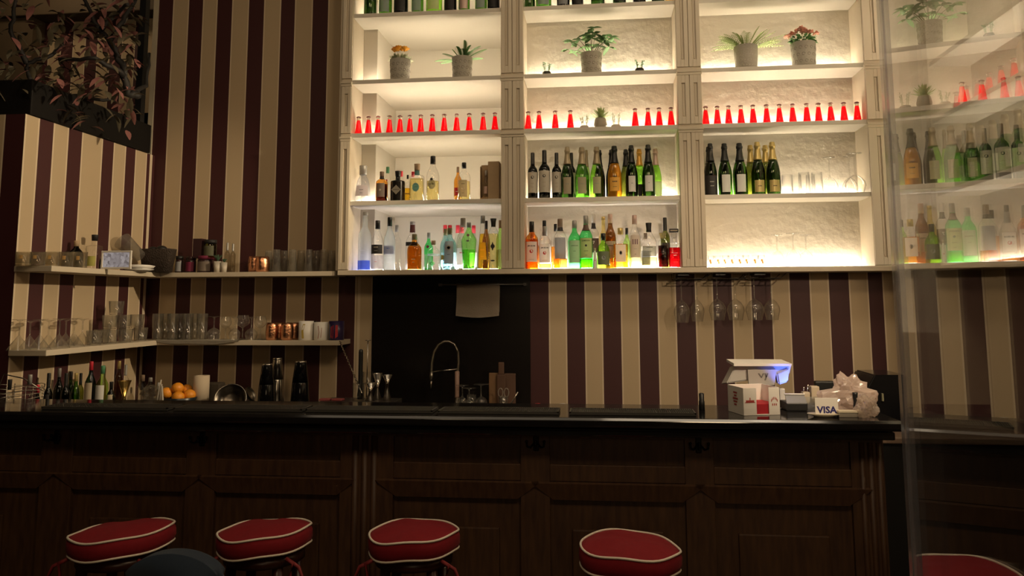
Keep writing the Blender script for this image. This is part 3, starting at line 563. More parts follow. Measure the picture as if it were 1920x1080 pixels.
def pot_thing(px0, px1, yt, yb, z, label, pat='scroll', Y=4.95, pm=None, taper=.9):
    c = at((px0+px1)/2, yb-5, Y=Y); r = (px1-px0)/2/F*Y*.99; h = at((px0+px1)/2, yt, Y=Y).z-z
    t = thing('potted_plant', label, 'plant', (c.x, Y, z))
    bm = B(); lathe(bm, [(0, r*taper*.96), (.003, r*taper), (h, r), (h, r*.9), (h*.85, r*.88)], cap1=True); obj('pot', bm, pm or potg, t)
    pot = t.children[0]
    if pat == 'dots':
        bm = B()
        for i in range(12):
            for j in range(4):
                a = -1.5+3*(i+.5*(j % 2))/11; zz = h*(.15+.21*j); ra = r*(taper+(1-taper)*zz/h)+.0006
                p = Vector((math.sin(a)*ra, -math.cos(a)*ra, zz)); e = Vector((math.cos(a), math.sin(a), 0))
                bm.faces.new([bm.verts.new(p+e*.0035*math.cos(q)+Vector((0, 0, .0035*math.sin(q)))) for q in [k*PI/4 for k in range(8)]])
        obj('dot_pattern', bm, dotm, pot, norm=False)
    elif pat:
        bm = B()
        for i in range(7):
            for j in range(3):
                a = -1.4+2.8*(i+.5*(j % 2))/6; zz = h*(.22+.26*j); pts = []
                for q in range(13):
                    th = q/12*2*PI*.85; k = 1-.35*q/12; da = .011*k*math.cos(th)/r; dz = .011*k*math.sin(th); ra = r*(taper+(1-taper)*zz/h)+.0004
                    pts.append((math.sin(a+da)*ra, -math.cos(a+da)*ra, zz+dz))
                tube(bm, pts, .0011, 4, caps=False)
        obj('scroll_pattern', bm, patt, pot)
    return t, r, h
R3 = random.Random(3)
def frond(bm, p, d, L_, w, n=12, droop=.5, mi=0):
    d = Vector(d).normalized(); p = Vector(p); pts = [p+d*L_*i/n-Vector((0, 0, 1))*droop*L_*(i/n)**2 for i in range(n+1)]
    tube(bm, pts, .0009, 4, caps=False, mi=mi)
    for i in range(1, n):
        t_ = (pts[i+1]-pts[i-1]).normalized(); s = t_.cross(Vector((0, 0, 1))); s = s.normalized() if s.length > .05 else Vector((1, 0, 0)); k = math.sin(PI*(i/n*.85+.12))
        if abs(d.y) > .7: s = (s+Vector((1, 0, .0))).normalized()
        for q in (-1, 1): leaf(bm, pts[i], s*q+t_*.6, w*k, w*.22, mi, 0, .1, n=2)
# orange flowers
t, r, h = pot_thing(729.5, 771, 113.5, 147, Z2, 'grey pot of orange flowers on the left bay plant shelf')
bm = B()
for i in range(110):
    a = R3.uniform(0, 2*PI); e = R3.uniform(.3, 1.2); leaf(bm, (math.cos(a)*r*.5, math.sin(a)*r*.5, h*.95), (math.cos(a)*math.cos(e), math.sin(a)*math.cos(e)*.6, math.sin(e)), R3.uniform(.04, .07), .012, 0)
obj('foliage', bm, leafp, t)
bm = B()
for i in range(16):
    a = R3.uniform(0, 2*PI); q = R3.uniform(.1, 1); c = Vector((math.cos(a)*r*.85*q, math.sin(a)*r*.5*q, h+.052+.028*(1-q)+R3.uniform(-.008, .01)))
    for k in range(9):
        b_ = 2*PI*k/9; leaf(bm, c, (math.cos(b_), math.sin(b_), .9), .034, .018, 0, .3, .1)
obj('flowers', bm, mat('petal_orange', (.90, .40, .03), .6), t)
bm = B()
for i in range(9): a = R3.uniform(0, 2*PI); tube(bm, [(math.cos(a)*r*.2, math.sin(a)*r*.2, h*.9), (math.cos(a)*r*.6, math.sin(a)*r*.4, h+.055)], .001, 4)
obj('stem', bm, leafp, t)
# fern with dark feathered leaves
t, r, h = pot_thing(846, 887, 109, 144, Z2, 'grey pot holding a dark feathery fern in the left bay')
bm = B()
for (dx, dz, L_, w) in ((-1, .25, .13, .022), (-.8, .5, .10, .02), (-.5, .9, .09, .022), (.05, 1, .125, .03), (.35, .9, .10, .028), (.9, .9, .115, .022), (1, .75, .13, .022), (1, .35, .09, .02), (-.2, .7, .08, .025), (.5, .5, .07, .02), (-.9, .1, .10, .02), (0, .6, .07, .03)):
    frond(bm, (dx*r*.3, R3.uniform(-.3, .3)*r, h*.92), (dx, R3.uniform(-.3, .2), dz), L_*1.38, w*1.6, n=18, droop=.2, mi=0)
obj('foliage', bm, leafg, t)
# broad-leaf bush
t, r, h = pot_thing(1088.5, 1129.5, 101, 135, Z2, 'pale scroll-patterned pot with a bushy broad-leaved plant in the middle bay', pm=mat('pot_pale_grey', (.42, .38, .31), .85, bump=.4, scale=90))
bm = B(); bs = B()
for (dx, dz, n_) in ((-.10, .02, 3), (-.145, .03, 3), (-.12, .075, 4), (-.075, .10, 5), (-.035, .13, 5), (.01, .155, 4), (.03, .12, 5), (.07, .09, 5), (.10, .105, 4), (.13, .09, 4), (.115, .04, 4), (.085, .06, 4), (0, .09, 6), (-.03, .06, 5), (.05, .05, 4)):
    y_ = R3.uniform(-.05, .04); e = Vector((dx, y_, h+dz)); o_ = Vector((dx*.15, 0, h*.9)); tube(bs, [o_, (o_+e)/2+Vector((0, 0, .015)), e], .0016, 5)
    for k in range(n_):
        a = 2*PI*k/n_+R3.random(); leaf(bm, e, (math.cos(a)+dx*4, math.sin(a)*.7-.25, R3.uniform(-.3, .5)), R3.uniform(.05, .07), R3.uniform(.032, .044), 0, .15, .3, n=5)
obj('foliage', bm, leafg, t); obj('stem', bs, stemm, t)
# long arching fern in dotted pot
t, r, h = pot_thing(1377, 1421.5, 88, 125, Z2, 'dotted grey pot with a long-fronded fern in the right bay', 'dots')
bm = B()
for i in range(44):
    a = R3.uniform(-1.45, 1.45); dx, dz = math.sin(a), math.cos(a); L_ = .135+.055*abs(dx)+R3.uniform(-.01, .03)
    if dx > .6 and i % 3 == 0: L_ += .03
    frond(bm, (dx*r*.4, R3.uniform(-.3, .3)*r, h*.92), (dx, R3.uniform(-.5, .35), max(.25, dz)), L_, .030, 13, droop=.28 if dx < .3 else .12)
obj('foliage', bm, leafl, t)
# pink flowers
t, r, h = pot_thing(1484, 1530, 82, 121, Z2, 'grey pot of pink carnations in the right bay')
bm = B(); bs = B(); fl = B()
for i in range(120):
    a = R3.uniform(0, 2*PI); e = R3.uniform(-.5, 1.0); leaf(bm, (math.cos(a)*r*.7, math.sin(a)*r*.5, h+R3.uniform(-.005, .04)), (math.cos(a), math.sin(a), math.sin(e)), R3.uniform(.025, .042), .020, 0)
for (dx, dz) in ((-.09, .05), (-.062, .062), (-.03, .085), (-.01, .09), (.012, .085), (.03, .065), (.048, .062), (.085, .062), (.0, .07)):
    c = Vector((dx, R3.uniform(-.03, .02), h+dz)); tube(bs, [(dx*.3, 0, h*.9), c], .0014, 5)
    for k in range(26):
        a = R3.uniform(0, 2*PI); e = R3.uniform(-.2, 1.3); leaf(fl, c, (math.cos(a)*math.cos(e), math.sin(a)*math.cos(e), math.sin(e)), R3.uniform(.020, .030), .018, 0, .3, .1, n=3)
obj('foliage', bm, leafg, t); obj('stem', bs, leafg, t); obj('flowers', fl, mat('petal_pink', (.80, .38, .28), .7, noise=.2), t)
# small round cactus pots
def tiny(px, yt, yb, w, z, label, pm, kind):
    Y = YF; c = at(px, yb-3, Y=Y); r = w/2/F*Y; zt = at(px, yt, Y=Y).z-z
    t = thing('potted_plant', label, 'plant', (c.x, Y, z)); hp = {'dark': r*1.05, 'pale': r*.75, 'mid': r*1.7}[kind]
    bm = B(); lathe(bm, [(0, r*.75), (.002, r*.85), (hp*.4, r), (hp*.85, r*.86), (hp, r*.74), (hp*.9, r*.7)], cap1=True); obj('pot', bm, pm, t)
    bm = B(); H_ = zt-hp
    if kind == 'mid':
        for k in range(26): a = k*2.4; e = .3+1.1*(k/26); leaf(bm, (0, 0, hp*.9), (math.cos(a)*math.cos(e), math.sin(a)*math.cos(e), math.sin(e)), H_*1.25, .018, 0, .5, -.1)
    else:
        for k in range(4 if kind == 'dark' else 8):
            a = k*1.7+.4; q = .55*r; s = Vector((math.cos(a)*q, math.sin(a)*q*.6, hp)); e = s+Vector((math.cos(a)*r*.25, 0, H_*R3.uniform(.7, 1.0))); tube(bm, [s, e], .002 if kind == 'dark' else .0012, 5)
            for j in range(7): b_ = R3.uniform(0, 6.28); leaf(bm, s.lerp(e, .3+.7*j/6), (math.cos(b_), math.sin(b_), .5), .015 if kind == 'dark' else .013, .013 if kind == 'dark' else .008, 0)
    obj('foliage', bm, leafp if kind == 'pale' else (leafl if kind == 'mid' else leafg), t)
tiny(1025, 118, 137, 18.5, Z2, 'tiny cactus in a black round pot left of the bushy plant', potd, 'dark')
tiny(1199, 112.5, 131, 19, Z2, 'tiny cactus in a black round pot right of the bushy plant', potd, 'dark')
tiny(1095.5, 216, 239, 19, Z3, 'tiny pale succulent in a white pot left of the larger one', potw, 'pale'); tiny(1126, 205, 238, 25, Z3, 'green succulent in a pale round pot among the red soda bottles', mat('pot_taupe', (.36, .32, .25), .5), 'mid')
tiny(1155, 212, 237, 20, Z3, 'tiny pale succulent in a white pot right of the larger one', potw, 'pale')
# ---------------------------------------------------------------- corner shelves on the left
def corner(z, th, x_end, label, y0=3.83):
    t = thing('corner_shelf', label, 'shelf', (0, 0, 0)); XE = -2.865
    bm = B(); bx(bm, XE, x_end, YS, YW-.002, z-th, z, .003); obj('shelf_board', bm, cream_p, t)
    bm = B(); bx(bm, XL+.002, XE, y0, YW-.002, z-th, z, .003); obj('shelf_board', bm, cream_p, t)
ZU, ZLo = 1.818, 1.380
corner(ZU, .030, -1.692, 'upper cream corner shelf on the striped walls'); corner(ZLo, .030, -1.652, 'lower cream corner shelf on the striped walls')
def boxfit(px, Y=None, X=None, ymid=500): return at(px, ymid, Y=Y, X=X)
XS = -2.955
prt = mat('print_gold', (.40, .24, .08), .6)
for i, (px, w) in enumerate(((44, 30), (70, 29), (97, 28), (124, 27), (150, 27))):
    p = at(px, 488, X=XS-(.055 if i == 0 else .01*(i % 2))); h = at(px, 472.5, X=p.x).z-ZU; r = w/2/F*p.y*1.0
    t = thing('drinking_glass', 'tumbler with printed crest, upper side shelf, %s of five' % ordn(i, 5), 'glass', (p.x, p.y, ZU), 0, 'crested tumblers')
    bm = B(); lathe(bm, tumbler(h, r, r*.96), seg=24, cap0=False, cap1=False); obj('glass_body', bm, glass('cloudy_glass', (.86, .84, .78), .6, fog=.12, fogcol=(.8, .72, .55)), t)
    bm = B(); lathe(bm, [(h*.5, r+.0006), (h*.62, r+.0006), (h*.74, r+.0006)], a0=.1, a1=.55, seg=4, cap0=False, cap1=False); obj('crest_print', bm, prt, t)
def bot2(px, w, yt, z, label, prof, gm, cm, X=None, Y=None, **k):
    a = at(px, yt, X=X, Y=Y); h = a.z-z; lo, hi = yt, yt+250
    for _ in range(30):
        m_ = (lo+hi)/2
        if at(px, m_, X=X, Y=Y).z > z+h*.35: lo = m_
        else: hi = m_
    a = at(px, lo, X=X, Y=Y); r = w/2/F*a.y
    return mk_bottle(k.pop('name', 'spirit_bottle'), label, k.pop('cat', 'bottle'), (a.x, a.y, z), h, r, prof, gm, cm, **k)
bot2(142, 27, 451, ZU, 'black round bottle with a cork behind the crested tumblers', 'squat', GK, cork, X=-3.03)
bot2(176, 30, 440, ZU, 'clear bottle with yellow-green label left of the small screen', 'square', clear, ink, X=-3.0, lab=(.1, .38, .8, mat('label_chartreuse', (.50, .48, .12), .6)))
bot2(192, 12, 476, ZU, 'small black bottle leaning close to the small white screen', 'tall', GK, F_blk, X=-2.93)
# small white framed screen
pa, pb = at(190, 500, Y=4.28), at(246, 503, Y=4.28); zt = at(218, 470, Y=4.28).z
t = thing('photo_screen', 'small white-framed screen lit with a grey town photo on the upper side shelf', 'screen', ((pa.x+pb.x)/2, 4.28, ZU), 0)
w, h = (pb.x-pa.x)/2, zt-ZU
bm = B(); fw = .011
for q in ((-w, w, 0, fw), (-w, w, h-fw, h), (-w, -w+fw, fw, h-fw), (w-fw, w, fw, h-fw)): bx(bm, q[0], q[1], -.008, .004, q[2], q[3], .002)
obj('frame', bm, white, t)
m, n, o = nt('screen_picture'); e = n.nodes.new('ShaderNodeEmission'); tc = n.nodes.new('ShaderNodeTexCoord'); vz = n.nodes.new('ShaderNodeTexVoronoi'); vz.inputs['Scale'].default_value = 60
cr = n.nodes.new('ShaderNodeValToRGB'); cr.color_ramp.elements[0].color = (.10, .075, .07, 1); cr.color_ramp.elements[1].color = (.42, .37, .36, 1)
n.links.new(tc.outputs['Object'], vz.inputs[0]); n.links.new(vz.outputs['Color'], cr.inputs[0]); n.links.new(cr.outputs[0], e.inputs[0]); n.links.new(e.outputs[0], o.inputs[0]); e.inputs[1].default_value = .8
bm = B(); bx(bm, -w+fw, w-fw, -.003, .003, fw, h-fw); obj('screen', bm, m, t)
# plates, basket with jug
p = at(262, 495, Y=4.62)
t = lathe_thing('plate_stack', 'stack of white plates beside the small screen', 'plates', (p.x, 4.62, ZU), [(0, .0005), (0, .05), (.004, .06), (.012, .085), (.018, .05), (.020, .08), (.034, .09), (.04, .06), (.044, .0005)], white)
p0, p1 = at(262, 500, Y=4.78), at(322, 500, Y=4.78)
t = thing('wicker_basket', 'dark woven basket in the shelf corner', 'basket', ((p0.x+p1.x)/2, 4.80, ZU), .1)
bm = B(); w = (p1.x-p0.x)/2; lathe(bm, [(0, w*.8), (.14, w), (.15, w*1.02), (.14, w*.96), (.01, w*.78)], n=4, dep=.55, cap1=True); obj('basket_body', bm, mat('wicker_dark', (.035, .022, .014), .7, bump=1, scale=120), t)
bm = B(); ball(bm, (w*.2, 0, .15), .035, .7); ball(bm, (w*.6, 0, .135), .03, .7); ball(bm, (-w*.3, 0, .15), .03, .6); obj('cloth_bundle', bm, black, t)
p = at(250, 462, Y=4.70)
t = thing('measuring_jug', 'translucent plastic jug lying tilted on the dark basket', 'jug', (p.x, p.y-.02, p.z-.015))
Mx = Matrix.Rotation(math.radians(-52), 4, 'Y') @ Matrix.Translation((0, 0, -.085)); bm = B(); lathe(bm, [(0, .032), (.004, .034), (.16, .055), (.165, .058)], cap0=True, cap1=False, M=Mx); obj('jug_body', bm, glass('cloudy_plastic', (.75, .74, .70), .7, fog=.35, fogcol=(.45, .42, .38)), t)
p = at(287, 466, Y=4.82)
# jars on the back board
YJ = 4.955
mag = mat('label_magenta', (.20, .02, .06), .6); dj = mat('jar_dark', (.03, .012, .012), .25)
def jar(px0, px1, yt, yb, label, lab, lid, Y=YJ, z=ZU, group=None, body=dj):
    p = at((px0+px1)/2, yb, Y=Y); h = at((px0+px1)/2, yt, Y=Y).z-z; r = (px1-px0)/2/F*Y
    t = thing('jar', label, 'jar', (p.x, Y, z), 0, group)
    bm = B(); lathe(bm, [(0, r*.93), (.003, r), (h*.72, r), (h*.8, r*.9)]); obj('jar_body', bm, body, t)
    bm = B(); lathe(bm, [(h*.8, r*.98), (h, r*.98)]); obj('lid', bm, lid, t)
    bm = B(); lathe(bm, [(h*.1, r+.0006), (h*.66, r+.0006)], a0=-1, a1=1, seg=10, cap0=False, cap1=False); obj('jar_label', bm, lab, t)
jar(328, 343, 480, 511, 'slim dark jar with a greenish label beside the basket', papergrey, black); jar(348, 367, 481, 511, 'dark jar with magenta label between slim and wide jars', mag, dj); jar(370, 401, 480, 511, 'wide dark jar with a magenta lid', mat('label_brown', (.2, .16, .13), .7), mag)
p0, p1 = at(365, 480, Y=YJ), at(381, 480, Y=YJ); za, zb = at(373, 480, Y=YJ).z, at(373, 448, Y=YJ).z
za = ZU+.098
bm = B(); bx(bm, p0.x, p1.x, YJ-.03, YJ+.03, za, zb, .001); tag(obj('box', bm, mat('box_maroon', (.035, .01, .012), .5)), 'dark maroon box standing on the wide jar', 'box')
jar(382, 406, 450, 480, 'greenish glass jar stacked on the wide dark jar', mat('label_leaf', (.12, .12, .07), .7), ink, z=ZU+.1, body=GO)
for i, (px, w, yt) in enumerate(((408, 15, 490), (420, 12, 492))):
    p = at(px, 500, Y=4.91); h = at(px, yt, Y=4.91).z-ZU
    t = thing('potted_plant', 'little %s white pot with a dried sprig' % ('larger' if i == 0 else 'smaller'), 'plant', (p.x, 4.91, ZU))
    bm = B(); lathe(bm, [(0, w/2/F*4.9*.8), (h, w/2/F*4.9), (h*.9, w/2/F*4.4)]); obj('pot', bm, potw, t)
    bm = B()
    for k in range(14): a = k*2.4; leaf(bm, (0, 0, h*.9), (math.cos(a)*.5, math.sin(a)*.3, 1), .045+.03*(i == 0), .008, 0)
    obj('foliage', bm, leafb, t)
bot2(425.5, 10, 455, ZU, 'slim clear bottle with silver cap, left of two', 'bord', glass('smoky_clear', (.75, .72, .66), .5), F_grey, Y=4.97, group='slim clear bottles'); bot2(436, 10, 457, ZU, 'slim clear bottle with silver cap, right of two', 'bord', glass('smoky_clear', (.75, .72, .66), .5), F_grey, Y=4.97, group='slim clear bottles')
def mug(px, w, yt, z, label, m, Y=4.93, barrel=1, hand=0, name='copper_mug', group=None):
    p = at(px, yt+15, Y=Y); h = at(px, yt, Y=Y).z-z; r = w/2/F*Y
    t = thing(name, label, 'mug', (p.x, Y, z), 0, group)
    pr = [(0, .0005), (0, r*.82), (h*.1, r*.92), (h*.45, r), (h*.8, r*.93), (h, r*.84), (h, r*.80), (h*.1, r*.8), (h*.1, .0005)] if barrel else [(0, .0005), (0, r*.96), (.003, r), (h, r), (h, r*.93), (h*.08, r*.9), (h*.08, .0005)]
    bm = B(); lathe(bm, pr, cap0=False, cap1=False); obj('mug_body', bm, m, t)
    if hand:
        bm = B(); tube(bm, [(hand*r*.9, .0, h*.85), (hand*r*1.45, .0, h*.75), (hand*r*1.45, .0, h*.35), (hand*r*.9, .0, h*.2)], .004, 8); obj('handle', bm, m, t)
    return t
mug(477, 24, 481, ZU, 'hammered copper mug on the upper shelf, left and partly behind', copper, Y=4.97, hand=0); mug(492, 28, 481.5, ZU, 'hammered copper mug on the upper shelf, front one', copper, Y=4.92)
for i, px in enumerate((504, 519, 534, 549, 565, 580, 594, 608, 622)):
    Y_ = 4.92 if i % 2 else 4.99
    put_glass(lambda h, r: flip(tumbler(h, r, r*.72)), px, ZU, 470-(2 if i % 2 else 0), 18.5, 'tapered glass on the upper corner shelf, %s of nine' % ordn(i, 9), Y=Y_, group='tapered glasses on the upper shelf')
# --- lower corner shelf
for i, (px, X_) in enumerate(((37, -3.02), (57, -3.02), (76, -2.94), (92, -3.02), (112, -2.94), (124, -3.02), (140, -2.94), (155, -3.02))):
    p = at(px, 610, X=X_); yt = at(px, 591, X=X_).z; h = (.158 if i % 2 == 0 else .150); r = .058
    lathe_thing('cocktail_glass', 'upside-down cone glass on the lower shelf, %s of eight' % ordn(i, 8), 'glass', (p.x, p.y, ZLo+.001), flip(martini(h, r*.98 if i % 2 == 0 else r*.9)), drinkglass, 'upside-down cocktail glasses')
# stacked tumblers
k = 0
tiers = [(ZLo, ((178, 32, 600), (207, 32, 600), (236, 32, 600), (264, 30, 600), (192, 30, 601))), (ZLo+.085, ((207, 30, 600), (233, 30, 600), (258, 26, 600))), (ZLo+.170, ((218, 29, 560),))]
names_t = ['bottom', 'middle', 'topmost']
for ti, (zz, lst) in enumerate(tiers):
    for i, (px, w, _) in enumerate(lst):
        X_ = (-2.94 if i < 4 else -3.02) if ti == 0 else (-2.965 if i != 1 else -2.955)
        if ti == 0 and i == 3: X_ = -2.965
        p = at(px, 615 if ti == 0 else 585, X=X_); r = min(w/2/F*p.y, .0445)
        lathe_thing('drinking_glass', '%s low tumbler in the stacked tumblers%s' % (('%s-layer' % names_t[ti]) if ti < 2 else 'single', (', '+ordn(i, len(lst))) if ti < 2 else ' at the very top'), 'glass', (p.x, p.y, zz+.001), tumbler(.083, r), drinkglass, 'stacked low tumblers', seg=22)
for i, (px, Y_) in enumerate(((297, 4.93), (311, 5.01), (325, 4.93), (339, 5.01), (353, 4.93), (367, 5.01), (380, 4.93))):
    put_glass(lambda h, r: tumbler(h, r, r*.9), px, ZLo, 588, 21, 'tall straight glass behind the white cloth, %s of seven' % ordn(i, 7), Y=Y_, group='tall straight glasses')
for i, (px, yt, w, Y_) in enumerate(((402, 593, 26, 4.93), (424, 594, 22, 5.0), (441, 594, 22, 4.92), (456, 591, 27, 4.99), (472, 594, 24, 4.92), (489, 593, 24, 4.99))):
    put_glass(lambda h, r: wineglass(h, r, r*.95, .5), px, ZLo, yt, w, 'stemmed glass left of the lower copper mugs, %s of six' % ordn(i, 6), Y=Y_, group='stemmed glasses on the lower shelf', inv=(i % 2 == 0), name='wine_glass')
for i, (px, w, Y_) in enumerate(((510, 24, 4.92), (524, 22, 4.99), (538, 25, 4.92), (551, 22, 4.99))):
    mug(px, w, 605, ZLo, 'copper mug on the lower shelf, %s of four' % ordn(i, 4), copper, Y=Y_, group='copper mugs on the lower shelf')
yel = mat('print_yellow', (.55, .40, .08), .6); navy = mat('mug_navy', (.025, .015, .06), .3)
def printed(px, w, yt, label, m, pm, shape, Y=4.93):
    t = mug(px, w, yt, ZLo, label, m, Y=Y, barrel=0, name='mug'); h = at(px, yt, Y=Y).z-ZLo; r = w/2/F*Y; bm = B(); e = r+.0007
    for q in shape:
        vs = [bm.verts.new((math.sin(a)*e, -math.cos(a)*e, h*zz)) for a, zz in q]
        if len(vs) > 2: bm.faces.new(vs)
    obj('mug_print', bm, pm, t.children[0])
printed(574, 28, 602, 'white mug with a yellow ribbon print', white, yel, [[(-.2, .1), (.1, .1), (.0, .5), (-.3, .5)], [(-.3, .5), (0, .5), (.25, .85), (-.05, .85)]])
mug(584, 20, 602, ZLo, 'dark mug behind the yellow ribbon mug', black, Y=5.02, barrel=0, name='mug')
printed(602, 27, 604, 'white mug with a thin red swirl print', white, mat('print_rust', (.35, .08, .05)), [[(-.1, .1), (-.02, .1), (.12, .45), (.04, .45)], [(.04, .45), (.12, .45), (-.02, .8), (-.1, .8)], [(.3, .15), (.36, .15), (.46, .7), (.40, .7)]])
printed(631, 29, 602, 'dark blue and red mug at the end of the lower shelf', navy, mat('print_crimson', (.40, .02, .03)), [[(-.5, .15), (-.1, .1), (-.05, .8), (-.45, .7)], [(.15, .1), (.5, .2), (.5, .8), (.2, .8)]])
# white cloth lying over the shelf edge
def sheet(name, pts_fn, nu, nv, m, thick=.003, parent=None):
    bm = B(); g = [[bm.verts.new(pts_fn(i/nu, j/nv)) for j in range(nv+1)] for i in range(nu+1)]
    for i in range(nu):
        for j in range(nv): f = bm.faces.new((g[i][j], g[i+1][j], g[i+1][j+1], g[i][j+1])); f.smooth = True
    bmesh.ops.solidify(bm, geom=bm.faces[:], thickness=thick)
    return obj(name, bm, m, parent)
clothm = mat('white_cloth', (.50, .45, .37), .9, bump=.2, scale=60)
a, b = at(291, 640, Y=4.845).x, at(448, 640, Y=4.845).x
def fc(u, v):
    x = a+(b-a)*u
    if v < .35: return (x, 4.90-.055*(v/.35), ZLo+.004+.002*math.sin(9*u+3))
    q = (v-.35)/.65; return (x, 4.843-.003*math.sin(8*u), ZLo+.004-q*(.012+.018*math.sin(PI*u)+.004*math.sin(11*u)))
tag(sheet('cloth', fc, 30, 12, clothm), 'white cloth lying over the edge of the lower corner shelf', 'cloth')
# ---------------------------------------------------------------- sink niche
t = thing('towel_rail', 'thin metal towel rail above the sink', 'rail', (0, 0, 0))
p0, p1 = at(822, 534, Y=5.0), at(985, 534, Y=5.0); bm = B(); tube(bm, [(p0.x, 5.0, 1.73), (p1.x, 5.0, 1.73)], .004, 8); bx(bm, p0.x, p0.x+.012, 5.0, 5.066, 1.722, 1.738); bx(bm, p1.x-.012, p1.x, 5.0, 5.066, 1.722, 1.738); obj('rail', bm, mat('dull_metal', (.22, .2, .18), .4, .8), t)
a, b = at(855, 560, Y=4.99).x, at(936, 560, Y=4.99).x
def ft(u, v):
    x = a+(b-a)*u; s = v*.40-.20
    y = 4.992 if s > 0 else 5.008; z = 1.735-abs(s)*(1.02 if s > 0 else .9)
    if abs(s) < .006: y = 5.0; z = 1.737
    if s > .17: z -= .012*math.sin(PI*u)
    return (x+(.004 if s > 0 else 0)*math.sin(12*z), y-(.004*math.sin(5*u*PI)*max(0, s)*4), z)
tag(sheet('towel', ft, 20, 24, mat('towel_cream', (.48, .40, .31), .95, bump=.5, scale=140), .004), 'folded cream towel hanging on the rail above the sink', 'towel')
# back counter with sink
ZB = .975
t = thing('back_counter', 'low dark work counter along the striped wall behind the bar', 'counter', (0, 0, 0))
bm = B(); bx(bm, -3.07, 1.9, 4.40, 5.06, ZB-.03, ZB, .004); bx(bm, -3.07, -2.62, 3.66, 4.40, ZB-.03, ZB, .004); obj('worktop', bm, mat('worktop_dark', (.02, .018, .016), .3), t)
bm = B(); bx(bm, -3.07, 1.9, 4.46, 5.06, 0, ZB-.03); bx(bm, -3.07, -2.66, 3.66, 4.46, 0, ZB-.03); obj('cabinet_body', bm, black, t)
p = at(857, 760, Y=4.85); fx = p.x
t = thing('kitchen_faucet', 'tall spring-neck steel faucet with a pale handle', 'faucet', (fx, 4.85, ZB))
bm = B(); lathe(bm, [(0, .028), (.01, .028), (.014, .02), (.06, .016)]); obj('base', bm, steel, t)
bm = B(); lathe(bm, [(.06, .016), (.07, .013), (.215, .0145), (.22, .011)], seg=16); obj('handle', bm, mat('faucet_pink', (.42, .27, .22), .5), t)
def off(px, py): q = at(px, py, Y=4.85); return (q.x-fx, 0, q.z-ZB)
bm = B(); pts = [off(*q) for q in ((858, 700), (860, 680), (859, 660), (852, 646), (842, 640.5), (832, 640.5), (822, 647), (814, 660), (810, 680), (809, 700))]
fine = []
for i in range(len(pts)-1):
    for k in range(4): fine.append(Vector(pts[i]).lerp(Vector(pts[i+1]), k/4))
fine.append(Vector(pts[-1])); tube(bm, fine, .007, 10)
for i in range(0, len(fine)-1): 
    for k in range(2):
        c = fine[i].lerp(fine[i+1], k/2); d_ = (fine[i+1]-fine[i]).normalized(); a_ = d_.cross(Vector((0, 1, 0))).normalized()
        tube(bm, [c+.0085*(math.cos(w_)*a_+math.sin(w_)*Vector((0, 1, 0))) for w_ in [q*PI/4 for q in range(9)]], .0012, 4, caps=False)
obj('spring_neck', bm, mat('steel_dim', (.42, .38, .32), .3, 1), t)
bm = B(); a_, b_ = Vector(off(809, 698)), Vector(off(808, 729)); tube(bm, [a_, a_.lerp(b_, .5)], .011, 10); tube(bm, [a_.lerp(b_, .5), b_], .007, 10, r1=.005); obj('spray_head', bm, mat('steel_dim', (.42, .38, .32), .3, 1), t)
bm = B(); tube(bm, [off(857, 692), off(811, 697)], .0035, 8); obj('support_arm', bm, steel, t)
bm = B(); tube(bm, [off(862, 762), off(872, 747)], .004, 8); obj('lever', bm, steel, t)
# cutting boards
wd = mat('board_wood', (.20, .11, .05), .6, noise=.45, scale=7, stretch=(9, 9, 1)); wd2 = mat('board_dark_wood', (.10, .05, .03), .6, noise=.3, scale=7, stretch=(9, 9, 1))
def board(px0, px1, yt, label, m, Y, hw=None, hy=None):
    p0, p1 = at(px0, 730, Y=Y), at(px1, 730, Y=Y); zt = at((px0+px1)/2, yt, Y=Y).z
    t = thing('cutting_board', label, 'cutting board', ((p0.x+p1.x)/2, Y, ZB)); w = (p1.x-p0.x)/2
    bm = B(); bx(bm, -w, w, -.009, .009, 0, zt-ZB, .004); obj('board', bm, m, t)
    if hw: bm = B(); bx(bm, -hw, hw, -.008, .008, zt-ZB-.001, at(930, hy, Y=Y).z-ZB, .006); obj('handle', bm, m, t)
board(917, 945, 699, 'light striped cutting board beside the sink', wd, 4.90); board(944, 967, 700, 'dark cutting board at the right of the pair', wd2, 4.93)
board(932, 948, 702, 'narrow cutting board with a long upright handle', wd2, 4.875, .018, 679)
for i, (px, yt, w, Y_) in enumerate(((867, 722, 24, 4.80), (880, 727, 26, 4.72), (902, 720, 30, 4.80))):
    put_glass(lambda h, r: wineglass(h, r*.8, r, .5), px, ZB, yt, w, 'stemmed glass drying upside down by the faucet, %s of three' % ordn(i, 3), Y=Y_, name='wine_glass', inv=True, group='glasses drying by the faucet')
put_glass(lambda h, r: tumbler(h, r), 884, ZB, 740, 18, 'small tumbler drying among the stemmed glasses', Y=4.82)
t = put_glass(lambda h, r: tumbler(h, r), 944, ZB, 742, 18, 'glass holding scissors in front of the cutting boards', Y=4.78)
p = at(944, 740, Y=4.78); t = thing('scissors', 'kitchen scissors standing handles up in a glass', 'scissors', (p.x, 4.78, ZB+.02)); bm = B(); pz = p.z-ZB-.02
for s in (-1, 1):
    tube(bm, [(s*.018+.014*math.cos(q), 0, pz+.012+.026*math.sin(q)) for q in [k*PI/8 for k in range(17)]], .0028, 6, caps=False)
obj('handle', bm, mat('scissor_grip', (.30, .27, .23), .35), t)
bm = B(); tube(bm, [(-.004, 0, pz-.014), (.004, 0, -.01)], .003, 6); tube(bm, [(.004, 0, pz-.014), (-.004, 0, -.01)], .003, 6); obj('blade', bm, steel, t)
